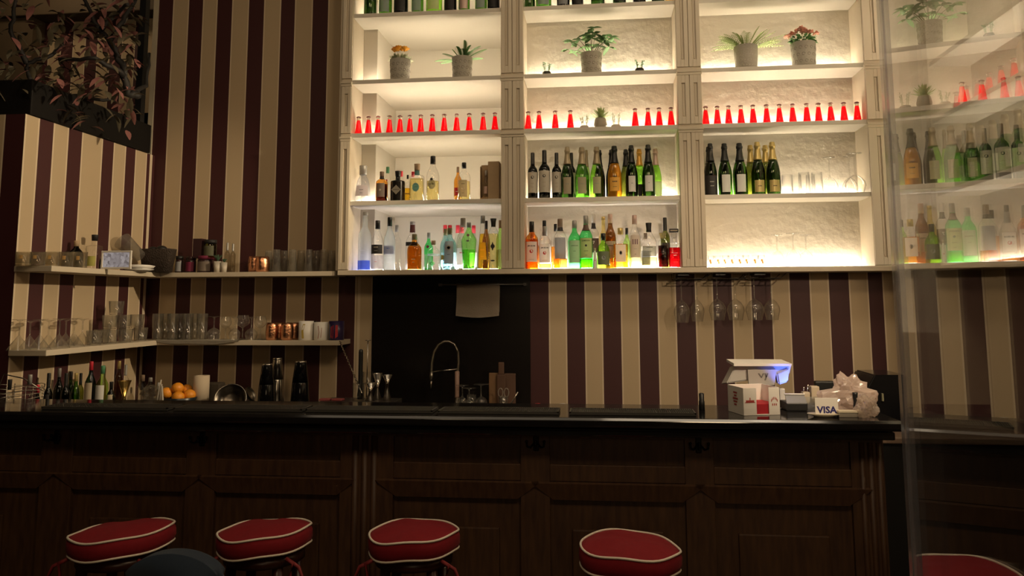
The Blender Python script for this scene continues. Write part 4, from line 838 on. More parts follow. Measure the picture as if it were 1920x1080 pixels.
p, q = at(964, 747, Y=4.7), at(971, 735, Y=4.7); bm = B(); e = Vector(p)-(Vector(q)-Vector(p)).normalized()*.11; tube(bm, [e, p, q], .004, 8); tag(obj('spoon_handle', bm, steel), 'bright metal handle leaning right of the scissors', 'spoon')
for i, (px, m_) in enumerate(((1008, capred), (1055, capwht))):
    p = at(px, 757, Y=4.5); h_ = p.z-ZB
    t = thing('small_bottle', 'bottle whose %s top just shows above the bar mats' % ('red and white' if i == 0 else 'white'), 'bottle', (p.x, 4.5, ZB)); bm = B(); lathe(bm, [(0, .018), (h_*.6, .018), (h_*.7, .012), (h_-.012, .012)], seg=18); obj('bottle_body', bm, clear, t)
    bm = B(); lathe(bm, [(h_-.014, .019), (h_, .019)], seg=18); obj('bottle_cap', bm, paperw, t); bm = B(); lathe(bm, [(h_-.003, .0192), (h_+.001, .016)], seg=18); obj('cap_rim', bm, m_, t)
# tray box with bar tools
p0, p1 = at(598, 755, Y=4.42), at(737, 755, Y=4.42); ztr = at(690, 754, Y=4.42).z
t = thing('bar_caddy', 'low dark steel caddy holding the bar tools', 'caddy', (0, 0, 0))
bm = B(); bx(bm, p0.x, p1.x, 4.42, 4.62, ZB, ztr, .003); obj('caddy_body', bm, mat('caddy_steel', (.18, .165, .15), .3, .8), t)
def jig(px, yt, w, label, waist=.55, Y=4.50, z=None, m=steel):
    z = ztr if z is None else z; p = at(px, yt+20, Y=Y); h = at(px, yt, Y=Y).z-z; r = w/2/F*Y
    return lathe_thing('jigger', label, 'jigger', (p.x, Y, z+.0005), [(0, .0005), (.001, r*.85), (h*waist, r*.22), (h*waist+.004, r*.34), (h*waist+.008, r*.25), (h, r), (h-.002, r*.95), (h*waist+.02, r*.2)], m)
jig(694, 718, 22, 'shortest steel jigger, front of the bar tools', .48, Y=4.47); jig(708, 700, 19, 'tall steel jigger in the middle of the three', .45, Y=4.54); jig(726, 703, 19, 'tall steel jigger at the right end of the caddy', .62, Y=4.49)
put_glass(lambda h, r: tumbler(h, r, r*.98), 672, ztr, 718, 22, 'mixing glass holding the black muddler', Y=4.50, m=clear)
put_glass(lambda h, r: tumbler(h, r, r*.98), 690, ztr, 697, 20, 'straight glass behind the shortest jigger', Y=4.57, m=clear)
p = at(679, 657, Y=4.50); bm = B(); lathe(bm, [(0, .017), (.02, .018), (.06, .013), (p.z-ztr-.02, .013), (p.z-ztr-.006, .012), (p.z-ztr, .006)], seg=18); o_ = tag(obj('muddler', bm, black), 'black muddler standing in the mixing glass', 'muddler'); o_.location = (at(676, 700, Y=4.50).x, 4.50, ztr+.007)
p = at(690, 638, Y=4.57); bm = B(); q0 = at(687, 748, Y=4.57); tube(bm, [(q0.x, 4.57, ztr+.01), (p.x, 4.57, p.z)], .003, 8); tube(bm, [(p.x, 4.57, p.z-.002), (p.x, 4.57, p.z+.002)], .017, 16); tag(obj('bar_spoon', bm, steel), 'upright bar spoon with a flat round disc top', 'spoon')
bm = B(); q0, q1 = at(672, 722, Y=4.48), at(637, 640, Y=4.83); q0, q1 = Vector(q0), Vector(q1); n_ = 70
tube(bm, [q0.lerp(q1, i/n_)+Vector((.003*math.cos(i*1.3), .003*math.sin(i*1.3), 0)) for i in range(n_+1)], .0038, 6)
d_ = (q0-q1).normalized(); tube(bm, [q0, q0+d_*.08], .0028, 6); tag(obj('bar_spoon', bm, steel), 'twisted bar spoon leaning from the glass to the shelf end', 'spoon')
for i, (px, r_) in enumerate(((610, .1), (634, -.15))):
    p = at(px, 751, Y=4.47); bm = B(); bx(bm, -.032, .032, -.022, .022, 0, .012, .004); o_ = obj('sugar_packet', bm, mat('packet_pink', (.35, .08, .08), .6)); tag(o_, '%s pink packet lying on the steel caddy' % ('left' if i == 0 else 'right'), 'packet'); o_.location = (p.x, 4.47, ztr+.0005); o_.rotation_euler = (0, 0, r_)
# shakers
def shaker(px, w, yt, label, Y, m=blackg):
    p = at(px, 720, Y=Y); h = at(px, yt, Y=Y).z-ZB; r = w/2/F*Y
    t = thing('cocktail_shaker', label, 'shaker', (p.x, Y, ZB)); bm = B(); lathe(bm, [(0, r*.95), (.004, r), (h*.55, r*.86), (h*.57, r*.80)]); obj('tin', bm, m, t)
    bm = B(); lathe(bm, [(h*.56, r*.84), (h*.97, r*.60), (h, r*.55)]); obj('upper_tin', bm, m, t)
    bm = B(); lathe(bm, [(h*.965, r*.615), (h*1.003, r*.57)]); obj('rim', bm, steel, t)
shaker(500, 33, 682, 'glossy black shaker in front left of the steel one', 4.62); shaker(519, 30, 671, 'mirror steel shaker between the black ones', 4.80, steel); shaker(563, 36, 677, 'glossy black shaker standing apart at the right', 4.70)
# oranges in a bowl
p = at(337, 755, Y=4.66); zb_ = at(337, 744, Y=4.66).z
t = thing('fruit_bowl', 'dark blue bowl full of oranges', 'bowl', (p.x, 4.66, ZB)); hb = zb_-ZB
bm = B(); lathe(bm, [(0, .0005), (0, .05), (.004, .055), (hb, .108), (hb, .102), (.01, .05), (.01, .0005)], cap0=False, cap1=False); obj('bowl', bm, mat('bowl_dark', (.01, .02, .03), .3), t)
orm = mat('orange_peel', (.80, .30, .02), .45, bump=.3, scale=150)
for i, (px, py, r_, y_) in enumerate(((312, 737, 11.5, 4.64), (333, 728, 11.5, 4.66), (350, 731, 11, 4.72), (334, 745, 12, 4.60), (355, 741, 12, 4.66), (343, 745, 11, 4.73))):
    p = at(px, py, Y=y_); bm = B(); ball(bm, (0, 0, 0), r_/F*y_, .95, 18); o_ = obj('orange', bm, orm); o_.location = p; tag(o_, 'orange in the dark bowl, %s' % ('leftmost', 'topmost', 'upper right behind the topmost', 'front middle', 'right front', 'hidden at the back')[i], 'orange', 'oranges in the bowl')
p = at(377, 740, Y=4.72); h = at(377, 704, Y=4.72).z-ZB
t = thing('paper_towel_roll', 'white paper roll standing right of the oranges', 'paper roll', (p.x, 4.72, ZB)); bm = B(); lathe(bm, [(0, .047), (h, .047), (h, .018), (h-.03, .018)]); obj('roll', bm, mat('paper_roll', (.55, .45, .33), .9), t)
# tilted steel bowl, jar on its side
p = at(427, 752, Y=4.6); t = thing('mixing_bowl', 'steel bowl tipped on its rim beside the paper roll', 'bowl', at(432, 748, Y=4.62)); Mx = Matrix.Rotation(math.radians(-52), 4, 'X') @ Matrix.Rotation(math.radians(28), 4, 'Y')
Mx = Matrix.Rotation(math.radians(30), 4, 'Y') @ Matrix.Rotation(math.radians(62), 4, 'X')
bm = B(); lathe(bm, [(-.06, .05), (-.04, .078), (0, .095), (0, .088), (-.035, .072), (-.052, .04), (-.053, .0005)], M=Mx, cap1=False); obj('bowl', bm, mat('steel_dark', (.16, .14, .12), .3, 1), t)
bm = B(); tube(bm, [Mx @ Vector((math.cos(q)*.092, math.sin(q)*.092, 0)) for q in [k*PI/16 for k in range(33)]], .004, 6, caps=False); obj('rim', bm, steel, t)
t = thing('glass_jar', 'glass jar tilted against the back wall beside the steel bowl', 'jar', at(455, 748, Y=4.74)); bm = B(); lathe(bm, [(-.06, .045), (.03, .05), (.05, .045)], M=Matrix.Rotation(math.radians(60), 4, 'Y'), cap1=False); obj('jar_body', bm, drinkglass, t)
bm = B(); lathe(bm, [(.05, .048), (.066, .048)], M=Matrix.Rotation(math.radians(60), 4, 'Y'), cap1=False); obj('lid', bm, mat('steel_dim', (.42, .38, .32), .3, 1), t)
p = at(403, 735, Y=4.86); h = at(403, 717, Y=4.86).z-ZB; bm = B(); bx(bm, -.05, .05, -.04, .04, 0, h, .01); o_ = tag(obj('canister', bm, mat('canister_brown', (.07, .055, .04), .5)), 'dull brown canister between paper roll and tipped bowl', 'canister'); o_.location = (p.x, 4.86, ZB)
# bottles on the left end of the back counter
LB = [(52, 22, 703, 'whisky', clear, F_grey, 'clear decanter-like bottle beside the wire basket', 4.45, None), (14, 18, 712, 'square', clear, ink, 'clear bottle with blue-black cap inside the wire basket', 4.55, None), (68, 14, 722, 'tall', GK, capred, 'short dark bottle with a red cap', 4.6, None),
 (88, 17, 700, 'bord', GK, F_blk, 'black bottle right of the red-capped short one', 4.62, ink), (108, 18, 691, 'whisky', GD, F_grey, 'dark bottle with a tall grey cap', 4.75, None), (121, 17, 700, 'bord', GD, F_blk, 'dark green bottle with a wide black cap', 4.6, None),
 (130, 15, 697, 'tall', GD, ink, 'dark bottle with a slanted blue-black cap behind', 4.78, None), (140, 16, 700, 'tall', GR, F_gold, 'green bottle with a pale yellow cap', 4.68, None), (149, 13, 700, 'bord', GO, F_blk, 'olive bottle with a slim black cap', 4.82, None),
 (168, 20, 678, 'whisky', GD, capred, 'tall green bottle with a red neck', 4.72, papertan), (190, 23, 686, 'whisky', GRP, capgrn, 'bottle with green neck foil and white band label', 4.62, paperw), (207, 18, 716, 'squat', GK, F_blk, 'short black bottle with white bands', 4.55, papertan),
 (221, 15, 677, 'tall', GBR, F_gold, 'brown bottle with a yellow cap behind the gold jigger', 4.80, None), (234, 13, 684, 'bord', clear, F_grey, 'clear long-necked bottle behind the gold jigger', 4.85, None)]
for px, w, yt, pf, gm, cm, lb, Y_, lm in LB:
    bot2(px, w, yt, ZB, lb+' on the back counter', pf, gm, cm, X=-3.0+(4.85-Y_)*.5, lab=(.2, .62, .9, lm) if lm else None)
jig(233, 714, 24, 'large golden jigger among the back counter bottles', .50, Y=4.42, z=ZB, m=brass)
for i, (px, w, yt, k_) in enumerate(((266, 22, 703, 'squat'), (296, 15, 717, 'bord'), (281, 20, 708, 'whisky'))):
    bot2(px, w, yt, ZB, 'dim clear glass bottle %s' % ('with maroon cap left of the oranges', 'just left of the oranges', 'behind the silvery utensils')[i], k_, glass('smoky_clear', (.75, .72, .66), .5), (capwood, F_grey, F_grey)[i], Y=(4.75, 4.62, 4.9)[i])
# wrapped utensils
t = thing('plastic_wrap', 'crumpled clear wrapping left of the oranges', 'plastic wrap', at(284, 738, Y=4.55))
bm = B(); bmesh.ops.create_icosphere(bm, subdivisions=3, radius=.06)
R5 = random.Random(5)
for v in bm.verts: v.co *= 1+R5.uniform(-.22, .22); v.co.z *= .8
obj('wrap', bm, glass('crinkled_wrap', (.9, .88, .82), .7, fog=.1, fogcol=(.7, .65, .55), rough=.15), t)
bm = B(); 
for i, (a_, b_) in enumerate((((292, 757), (302, 712)), ((300, 757), (303, 720)), ((306, 757), (304, 724)))):
    A_, B_ = at(*a_, Y=4.47), at(*b_, Y=4.47); A_.z = ZB+.003; tube(bm, [A_, B_], .011, 4, r1=.005)
tag(obj('napkin', bm, mat('napkin_grey', (.40, .36, .30), .8)), 'pale folded napkin fan left of the orange bowl', 'napkin')
# wire basket
p = at(12, 720, Y=4.45); t = thing('wire_basket', 'round wire basket at the left end of the back counter', 'basket', (-2.95, 3.77, ZB)); bm = B()
for k in range(12): zz = .02+k*.019; rr = .10+.0015*k; tube(bm, [(math.cos(q)*rr, math.sin(q)*rr*.8, zz+.006*math.sin(3*q+k)) for q in [j*PI/14 for j in range(29)]], .0017, 5, caps=False)
for k in range(8): q = k*PI/4; tube(bm, [(math.cos(q)*.1, math.sin(q)*.08, 0), (math.cos(q)*.118, math.sin(q)*.095, .235)], .002, 5)
tube(bm, [(-.118, 0, .22), (-.08, -.02, .29), (.04, -.03, .27), (.118, 0, .21)], .003, 6); obj('wire_frame', bm, mat('wire_dim', (.4, .36, .3), .35, 1), t)
# drip rack of bottles lower: small tumbler base in front
p = at(62, 768, Y=4.42)
# ---------------------------------------------------------------- bar counter
ZC, YC0, YC1, XCR = 1.158, 3.20, 3.63, 1.135
cnt = thing('bar_counter', 'long dark wooden bar counter with a polished black stone top', 'bar counter', (0, 0, 0))
stone = mat('black_stone', (.010, .009, .009), .10, noise=.6, scale=14, spec=.5)
bm = B()
prof = [(0, -.045), (0, -.012), (.004, -.004), (.012, 0)]
rr_ = .016; nose = [(YC0+.013, ZC), (YC0+.010, ZC-.0015), (YC0+.0015, ZC-.010), (YC0, ZC-.013)]
nose = [(YC1, ZC)]+nose+[(YC0, ZC-.030)]+[(YC0+.010-.010*math.cos(q), ZC-.030-.010*math.sin(q)) for q in [k*PI/8 for k in range(1, 5)]]+[(YC1, ZC-.040)]
sec = [[bm.verts.new((x, y, z)) for y, z in nose] for x in (-3.9, XCR)]
for i in range(len(nose)):
    j = (i+1) % len(nose); f = bm.faces.new((sec[0][i], sec[1][i], sec[1][j], sec[0][j])); f.smooth = False
bm.faces.new(list(reversed(sec[0]))); bm.faces.new(sec[1]); bx(bm, -3.9, XCR-.02, YC0+.02, YC1-.01, ZC-.075, ZC-.045, .006)
obj('countertop', bm, stone, cnt)
m, n, o = nt('wood_dark_red'); b = n.nodes.new('ShaderNodeBsdfPrincipled'); n.links.new(b.outputs[0], o.inputs[0]); b.inputs['Roughness'].default_value = .52
tc = n.nodes.new('ShaderNodeTexCoord'); mp = n.nodes.new('ShaderNodeMapping'); mp.inputs['Scale'].default_value = (9, 9, 1.2); nz = n.nodes.new('ShaderNodeTexNoise'); nz.inputs['Scale'].default_value = 6; nz.inputs['Detail'].default_value = 8
cr = n.nodes.new('ShaderNodeValToRGB'); cr.color_ramp.elements[0].color = (.040, .017, .010, 1); cr.color_ramp.elements[1].color = (.095, .046, .020, 1); cr.color_ramp.elements[0].position = .25; cr.color_ramp.elements[1].position = .8
n.links.new(tc.outputs['Object'], mp.inputs[0]); n.links.new(mp.outputs[0], nz.inputs[0]); n.links.new(nz.outputs[0], cr.inputs[0]); n.links.new(cr.outputs[0], b.inputs[0]); wood = m
YP = 3.34
bm = B(); bx(bm, -3.9, 1.10, YP, YC1-.05, 0, ZC-.075); obj('body', bm, wood, cnt)
st = [(-3.9, -3.62), (-2.477, -2.327), (-1.80, -1.668), (-1.114, -.884), (-.345, -.224), (.325, .44), (.973, 1.10)]
zz = [(1.058, ZC-.075), (.897, .955)]
gaps = [(-3.62, -2.477), (-2.327, -1.80), (-1.668, -1.114), (-.884, -.345), (-.224, .325), (.44, .973)]
bm = B()
for a, b_ in st: bx(bm, a, b_, YP-.022, YP, 0, ZC-.075, .002)
for a, b_ in gaps: bx(bm, a, b_, YP-.022, YP, 1.058, ZC-.075, .002); bx(bm, a, b_, YP-.022, YP, .885, .952, .003)
obj('frame', bm, wood, cnt)
for a, b_ in gaps:
    bm = B()   # chamfered ledge under each upper panel
    A_ = [(a-.075, YP-.024, .884), (b_+.075, YP-.024, .884), (b_+.075, YP-.034, .878), (a-.075, YP-.034, .878), (a+.012, YP-.022, .812), (b_-.012, YP-.022, .812)]
    v = [bm.verts.new(q) for q in A_]; bm.faces.new((v[0], v[1], v[2], v[3])); bm.faces.new((v[3], v[2], v[5], v[4]))
    w_ = [bm.verts.new((q[0], YP, q[2])) for q in (A_[0], A_[1], A_[5], A_[4])]
    bm.faces.new((v[0], v[3], v[4], w_[3], w_[0])); bm.faces.new((v[2], v[1], w_[1], w_[2], v[5])); bm.faces.new((v[4], v[5], w_[2], w_[3]))
    obj('ledge', bm, wood, cnt)
    bm = B(); c = (a+b_)/2; w = min((b_-a)/2-.09, .4); bx(bm, c-w*1.0, c+w*1.0, YP-.014, YP, .10, .694, .006); obj('raised_panel', bm, wood, cnt)
for a, b_ in ((-1.068, -.945), (1.0, 1.098)):
    bm = B(); n_ = 3; w = (b_-a)/n_
    for i in range(n_): 
        x = a+w*(i+.5); lathe(bm, [(.12, .0005), (.12, w*.36), (ZC-.10, w*.36), (ZC-.10, .0005)], x=x, y=YP-.02, seg=10, cap0=False, cap1=False)
    obj('fluted_column', bm, wood, cnt)
hk = mat('hook_black', (.012, .01, .01), .35, .6)
for px, py in ((1005, 832), (1310, 836), (378, 824), (105, 820)):
    p = at(px, py, Y=YP-.03); bm = B(); bx(bm, p.x-.012, p.x+.012, YP-.028, YP-.022, p.z-.03, p.z+.03, .004)
    for s in (-1, 0, 1): tube(bm, [(p.x, YP-.028, p.z+.01), (p.x+s*.022, YP-.05, p.z-.012), (p.x+s*.034, YP-.062, p.z-.006), (p.x+s*.036, YP-.062, p.z+.012)], .004, 6); ball(bm, (p.x+s*.036, YP-.062, p.z+.014), .006, 1, 8)
    obj('coat_hook', bm, hk, cnt)
# lower dark cabinet at the right of the counter
p0, p1 = at(1690, 820, Y=3.75), at(1704, 826, Y=3.75)
bm = B(); bx(bm, 1.145, 1.9, 3.72, 4.3, 0, p0.z-.02); ZCAB = p0.z+.006; t = thing('side_cabinet', 'low dark cabinet with a pale edge right of the counter end', 'cabinet', (0, 0, 0)); obj('cabinet_body', bm, black, t)
bm = B(); bx(bm, 1.14, 1.9, 3.70, 4.3, p0.z-.02, p0.z+.005, .004); obj('cabinet_top', bm, mat('edge_brown', (.16, .11, .08), .4), t)
# rubber bar mats
rub = mat('rubber_black', (.040, .038, .034), .6)
for i, (a, b_, yf) in enumerate(((84, 322, 776), (330, 572, 776), (576, 815, 776), (822, 1050, 777), (1066, 1306, 780))):
    x0, x1 = at(a, 772, Y=3.3).x, at(b_, 772, Y=3.3).x
    t = thing('bar_mat', 'black ribbed rubber bar mat on the counter, %s of five' % ordn(i, 5), 'bar mat', ((x0+x1)/2, 3.335, ZC+.0005), 0, 'rubber bar mats'); w = (x1-x0)/2-.004
    bm = B(); bx(bm, -w, w, -.065, .065, 0, .008, .002); bx(bm, -w, w, -.065, -.058, .008, .013); bx(bm, -w, w, .058, .065, .008, .013); bx(bm, -w, -w+.007, -.065, .065, .008, .013); bx(bm, w-.007, w, -.065, .065, .008, .013); obj('tray', bm, rub, t)
    bm = B(); nx = int(2*w/.0085)
    for k in range(nx):
        x = -w+.012+k*(2*w-.024)/(nx-1)
        for j in range(11): y = -.052+j*.0104; bx(bm, x-.0022, x+.0022, y-.003, y+.003, .008, .013)
    obj('nubs', bm, rub, t)['kind'] = 'stuff'
# napkin holder
p0 = at(1395, 780, Z=ZC); p1 = at(1463, 778, Z=ZC); d = (p1-p0).normalized(); ang = math.atan2(d.y, d.x); W_ = (p1-p0).length
H_ = at(1395, 728, X=None, Y=p0.y).z-ZC
t = thing('napkin_holder', 'white napkin holder box with red print on the counter', 'napkin holder', (p0.x, p0.y, ZC+.0005), ang); DP = .15; th = .004
bm = B(); s1, s2 = W_*.36, W_*.70
bx(bm, 0, W_, 0, DP, 0, th, .001); bx(bm, 0, s1, 0, th, th, H_, .001); bx(bm, s2, W_, 0, th, th, H_, .001); bx(bm, W_-th, W_, th, DP, th, H_, .001)
bx(bm, 0, th, th, DP, th, H_, .001); bx(bm, 0, W_, DP-th, DP, th, H_, .001); obj('holder_body', bm, white, t); hb = t.children[0]
bm = B(); bx(bm, .008, W_-.008, .008, DP-.01, th, H_*.40, .002); obj('napkins', bm, mat('napkin_red', (.40, .012, .02), .8), t)
pk = mat('print_red', (.38, .05, .04), .6)
bm = B()
for k in range(9): x = s1*.22+k*s1*.07; hh_ = .006 if k != 4 else .016; quad(bm, [(x-.002, -.0008, H_*.50-.003), (x+.002, -.0008, H_*.50-.003), (x+.002, -.0008, H_*.50+hh_), (x-.002, -.0008, H_*.50+hh_)])
quad(bm, [(s1*.12, -.0008, H_*.46), (s1*.88, -.0008, H_*.46), (s1*.88, -.0008, H_*.485), (s1*.12, -.0008, H_*.485)]); obj('red_logo', bm, pk, hb, norm=False)
bm = B(); cx_ = (s2+W_)/2
for k in range(6): a_ = -1.1+2.2*k/5; c_ = (cx_+.014*math.sin(a_), H_*.46+.018*math.cos(a_)); quad(bm, [(c_[0]-.0015, -.0008, c_[1]-.006), (c_[0]+.0015, -.0008, c_[1]-.006), (c_[0]+.0015, -.0008, c_[1]+.004), (c_[0]-.0015, -.0008, c_[1]+.004)])
for k in range(3): x = cx_-.008+k*.008; quad(bm, [(x-.002, -.0008, H_*.34), (x+.002, -.0008, H_*.34), (x+.002, -.0008, H_*.42), (x-.002, -.0008, H_*.42)])
obj('crest_logo', bm, pk, hb, norm=False)
bm = B(); 
for k in range(5): z = H_*(.3+.11*k); w__ = .012+.006*((k*7) % 3); quad(bm, [(-.0008, DP*.5+w__, z), (-.0008, DP*.5-w__, z), (-.0008, DP*.5-w__, z+.007), (-.0008, DP*.5+w__, z+.007)])
obj('side_logo', bm, pk, hb, norm=False)
# point-of-sale screen seen from behind
YT = 3.56
def P3(px, py, Y): q = at(px, py, Y=Y); return Vector((q.x, q.y, q.z))
t = thing('payment_terminal', 'white tilted cash register screen seen from behind the napkin holder', 'cash register', (0, 0, 0))
bm = B()
top = [P3(1379, 684, 3.50), P3(1484, 684, 3.50)]; 
def slab(bm, A_, B_, C_, D_, off_):
    a_ = [bm.verts.new(q) for q in (A_, B_, C_, D_)]; b_ = [bm.verts.new(q+off_) for q in (A_, B_, C_, D_)]
    bm.faces.new(a_); bm.faces.new(list(reversed(b_)))
    for i in range(4): j = (i+1) % 4; bm.faces.new((a_[i], b_[i], b_[j], a_[j]))
slab(bm, P3(1380, 683.5, 3.50), P3(1484, 683.5, 3.50), P3(1480, 702, 3.50), P3(1362, 719, 3.50), Vector((0, .16, -.02)))
bmesh.ops.bevel(bm, geom=bm.edges[:], offset=.004, segments=2, affect='EDGES'); obj('screen_housing', bm, mat('terminal_white', (.50, .48, .45), .4), t)
bm = B(); slab(bm, P3(1376, 681.5, 3.47), P3(1485, 682, 3.47), P3(1484, 686.5, 3.47), P3(1376, 686.5, 3.47), Vector((0, .20, .004))); obj('screen_rim', bm, white, t)
bm = B(); slab(bm, P3(1402, 693, 3.485), P3(1456, 693, 3.485), P3(1452, 722, 3.485), P3(1404, 722, 3.485), Vector((0, .012, 0))); obj('back_cover', bm, mat('terminal_grey', (.42, .40, .37), .4), t)
tc_ = t.children[-1]
bm = B(); lg = [((1421, 700), (1424, 700), (1429, 708), (1427, 708)), ((1430, 700), (1433, 700), (1429, 708), (1427, 708)), ((1433, 700), (1436, 700), (1438, 706), (1436, 708)), ((1438, 700), (1441, 700), (1436, 713), (1433, 713))]
for q4 in lg: quad(bm, [P3(q[0], q[1], 3.4835) for q in q4])
obj('vy_logo', bm, mat('logo_grey', (.16, .15, .14), .4), tc_, norm=False)
bm = B(); slab(bm, P3(1456, 700, 3.49), P3(1480, 690, 3.49), P3(1478, 716, 3.49), P3(1460, 722, 3.49), Vector((0, .05, 0))); bmesh.ops.bevel(bm, geom=bm.edges[:], offset=.006, segments=3, affect='EDGES'); obj('customer_display', bm, mat('display_shell', (.50, .48, .50), .35), t)
p = at(1425, 740, Y=3.55); bm = B(); lathe(bm, [(ZC, .05), (ZC+.01, .05), (ZC+.02, .03), (p.z+.05, .025)], x=p.x, y=3.555); obj('stand', bm, mat('terminal_white', (.5, .48, .45)), t)
# small black stand by the mat, card terminal, black monitor
def post(px, w, yt, yb, label, name, m, prof, cat, Z=ZC):
    p = at(px, yb, Z=Z); h = at(px, yt, Y=p.y).z-Z; r = w/2/F*p.y
    return lathe_thing(name, label, cat, (p.x, p.y, Z+.0005), [(z*h, q*r) for z, q in prof], m)
post(1316, 11, 737, 768.5, 'small black bottle-like cylinder right of the mats', 'pepper_mill', black, [(0, .0005), (0, 1), (.5, .95), (.55, .8), (.95, .85), (1, .5), (1, .0005)], 'pepper mill')
p = at(1495, 771, Z=ZC); t = thing('card_reader', 'black card reader with a pale tilted screen', 'card reader', (p.x, p.y, ZC+.0005), .05)
bm = B(); bx(bm, -.045, .045, 0, .10, 0, .035, .006); obj('reader_body', bm, black, t)
bm = B(); slab(bm, Vector((-.042, 0, .032)), Vector((.042, 0, .032)), Vector((.04, .03, .062)), Vector((-.04, .03, .062)), Vector((0, .006, .004))); obj('reader_screen', bm, mat('screen_grey', (.22, .22, .22), .15), t)
bm = B(); tube(bm, [(-.043, .03, .066), (.043, .03, .066)], .0035, 8); obj('bright_edge', bm, white, t)
p = at(1474, 765, Z=ZC); bm = B(); bx(bm, -.012, .012, 0, .03, 0, .075, .004); o_ = tag(obj('receipt_roll', bm, white), 'white paper roll standing between napkin holder and card reader', 'paper roll'); o_.location = (p.x, p.y+.06, ZC+.0005)
p0, p1 = at(1529, 716, Y=4.5), at(1600, 745, Y=4.5); t = thing('monitor', 'black monitor seen from behind on the back counter', 'monitor', ((p0.x+p1.x)/2, 4.5, ZB+.026)); w = (p1.x-p0.x)/2*1.02
bm = B(); zt = at(1560, 715, Y=4.5).z-ZB-.026; bx(bm, -w, w, 0, .04, zt-.14, zt, .008); obj('screen_back', bm, black, t); bm = B(); bx(bm, -.03, .03, .01, .03, -.025, zt-.13); bx(bm, -.09, .09, -.0, .10, -.025, -.01); obj('stand', bm, black, t)
# support shelf for the monitor
# card payment sign
p0, p1 = at(1533, 783, Z=ZC), at(1576, 783, Z=ZC); h = at(1550, 748, Y=p0.y).z-ZC; sc = p0.y
t = thing('payment_sign', 'small white stand-up card payment sign with blue letters', 'sign', ((p0.x+p1.x)/2, p0.y+.03, ZC+.0005)); w = (p1.x-p0.x)/2
bm = B(); bx(bm, -w, w, 0, .003, 0, h, .001); bx(bm, -w, w, 0, .04, 0, .003); obj('sign_board', bm, white, t)
text('lettering', 'VISA', .036, mat('ink_navy', (.02, .02, .16), .5), t.children[0], (0, -.0008, h*.34), bold=.035, sx=1.05)
p = at(1543, 781, Z=ZC); r = 28/F*p.y
lathe_thing('plate', 'small oval white plate in front of the payment sign', 'plate', (p.x, p.y-.01, ZC+.0005), [(0, .0005), (0, r*.6), (.004, r*.65), (.011, r), (.014, r), (.008, r*.6), (.007, .0005)], mat('plate_cream', (.72, .64, .48), .35)).scale = (1, .55, 1)
p = at(1595, 783, Z=ZC); t = thing('card_box', 'flat cream box with a thin lid beside the payment sign', 'box', (p.x, p.y, ZC+.0005), .04)
bm = B(); bx(bm, -.045, .045, 0, .032, 0, .016, .002); obj('box_body', bm, mat('box_grey', (.30, .27, .22), .5), t); bm = B(); bx(bm, -.046, .046, -.002, .034, .017, .026, .002); obj('lid', bm, mat('plate_cream', (.72, .64, .48)), t)
bm = B(); tube(bm, [(-.0445, .02, .0), (-.0445, .02, .02)], .002, 5); bm.free()
post(1605, 10, 736, 774.5, 'slim black waisted pepper mill in front of the plastic bags', 'pepper_mill', black, [(0, .0005), (0, 1), (.1, .95), (.5, .62), (.9, .9), (1, .95), (1, .0005)], 'pepper mill')
# clear tub with wrapped things behind the sign
p = at(1530, 772, Z=ZC); t = thing('plastic_tub', 'clear plastic tub of small wrapped things behind the payment sign', 'tub', (p.x+.01, p.y+.10, ZC+.0005))
bm = B(); lathe(bm, [(0, .05), (.03, .055), (.055, .06)], n=5, dep=.8, cap1=False); obj('tub_body', bm, frost, t)
bm = B(); bx(bm, -.04, -.01, -.02, .02, .02, .07, .004); bx(bm, -.005, .03, -.02, .02, .02, .095, .005); bx(bm, .03, .05, -.01, .02, .02, .06, .004); obj('wrapped_goods', bm, mat('goods_cream', (.5, .42, .30), .6), t)
bm = B(); tube(bm, [(-.035, 0, .05), (-.03, 0, .09)], .003, 6); tube(bm, [(-.02, 0, .05), (-.012, 0, .10)], .003, 6); obj('pens', bm, steel, t)
# crumpled plastic bags
def bag(name, label, loc, sx, sy, sz, seed, m, poly):
    bm = B(); bmesh.ops.create_icosphere(bm, subdivisions=4, radius=1); R_ = random.Random(seed)
    from mathutils import noise
    for v in bm.verts:
        q = v.co.copy(); k = 1+.5*noise.noise(q*1.7+Vector((seed, 0, 0)))+.32*abs(noise.noise(q*4+Vector((0, seed, 0))))+.16*abs(noise.noise(q*9+Vector((0, 0, seed))))-.12
        v.co = Vector((q.x*sx*k, q.y*sy*k, max(-1, q.z)*sz*k)); v.co += Vector(poly(q))
        if v.co.z < -sz*.86: v.co.z = -sz*.86
    for f in bm.faces: f.smooth = False
    o_ = tag(obj(name, bm, m), label, 'plastic bag'); o_.location = loc; return o_
pb = glass('bag_plastic', (.9, .86, .82), .8, fog=.68, fogcol=(.95, .80, .72), rough=.12)
p = at(1605, 776, Z=ZC+.002); bag('plastic_bag', 'large crumpled translucent bag rising behind the black pepper mill', (p.x+.006, 3.475, ZC+.070), .082, .045, .078, 5, pb, lambda q: (.028*q.x*(1 if q.z < .2 else -.6)-.02*(q.z < 0)*(-q.z), 0, .0))
p = at(1630, 783, Z=ZC+.002); bag('plastic_bag', 'smaller crumpled clear bag at the counter end', (p.x, 3.30, ZC+.040), .042, .04, .046, 9, glass('bag_clear', (.94, .9, .86), .7, fog=.45, fogcol=(.92, .80, .70), rough=.12), lambda q: (0, 0, 0))
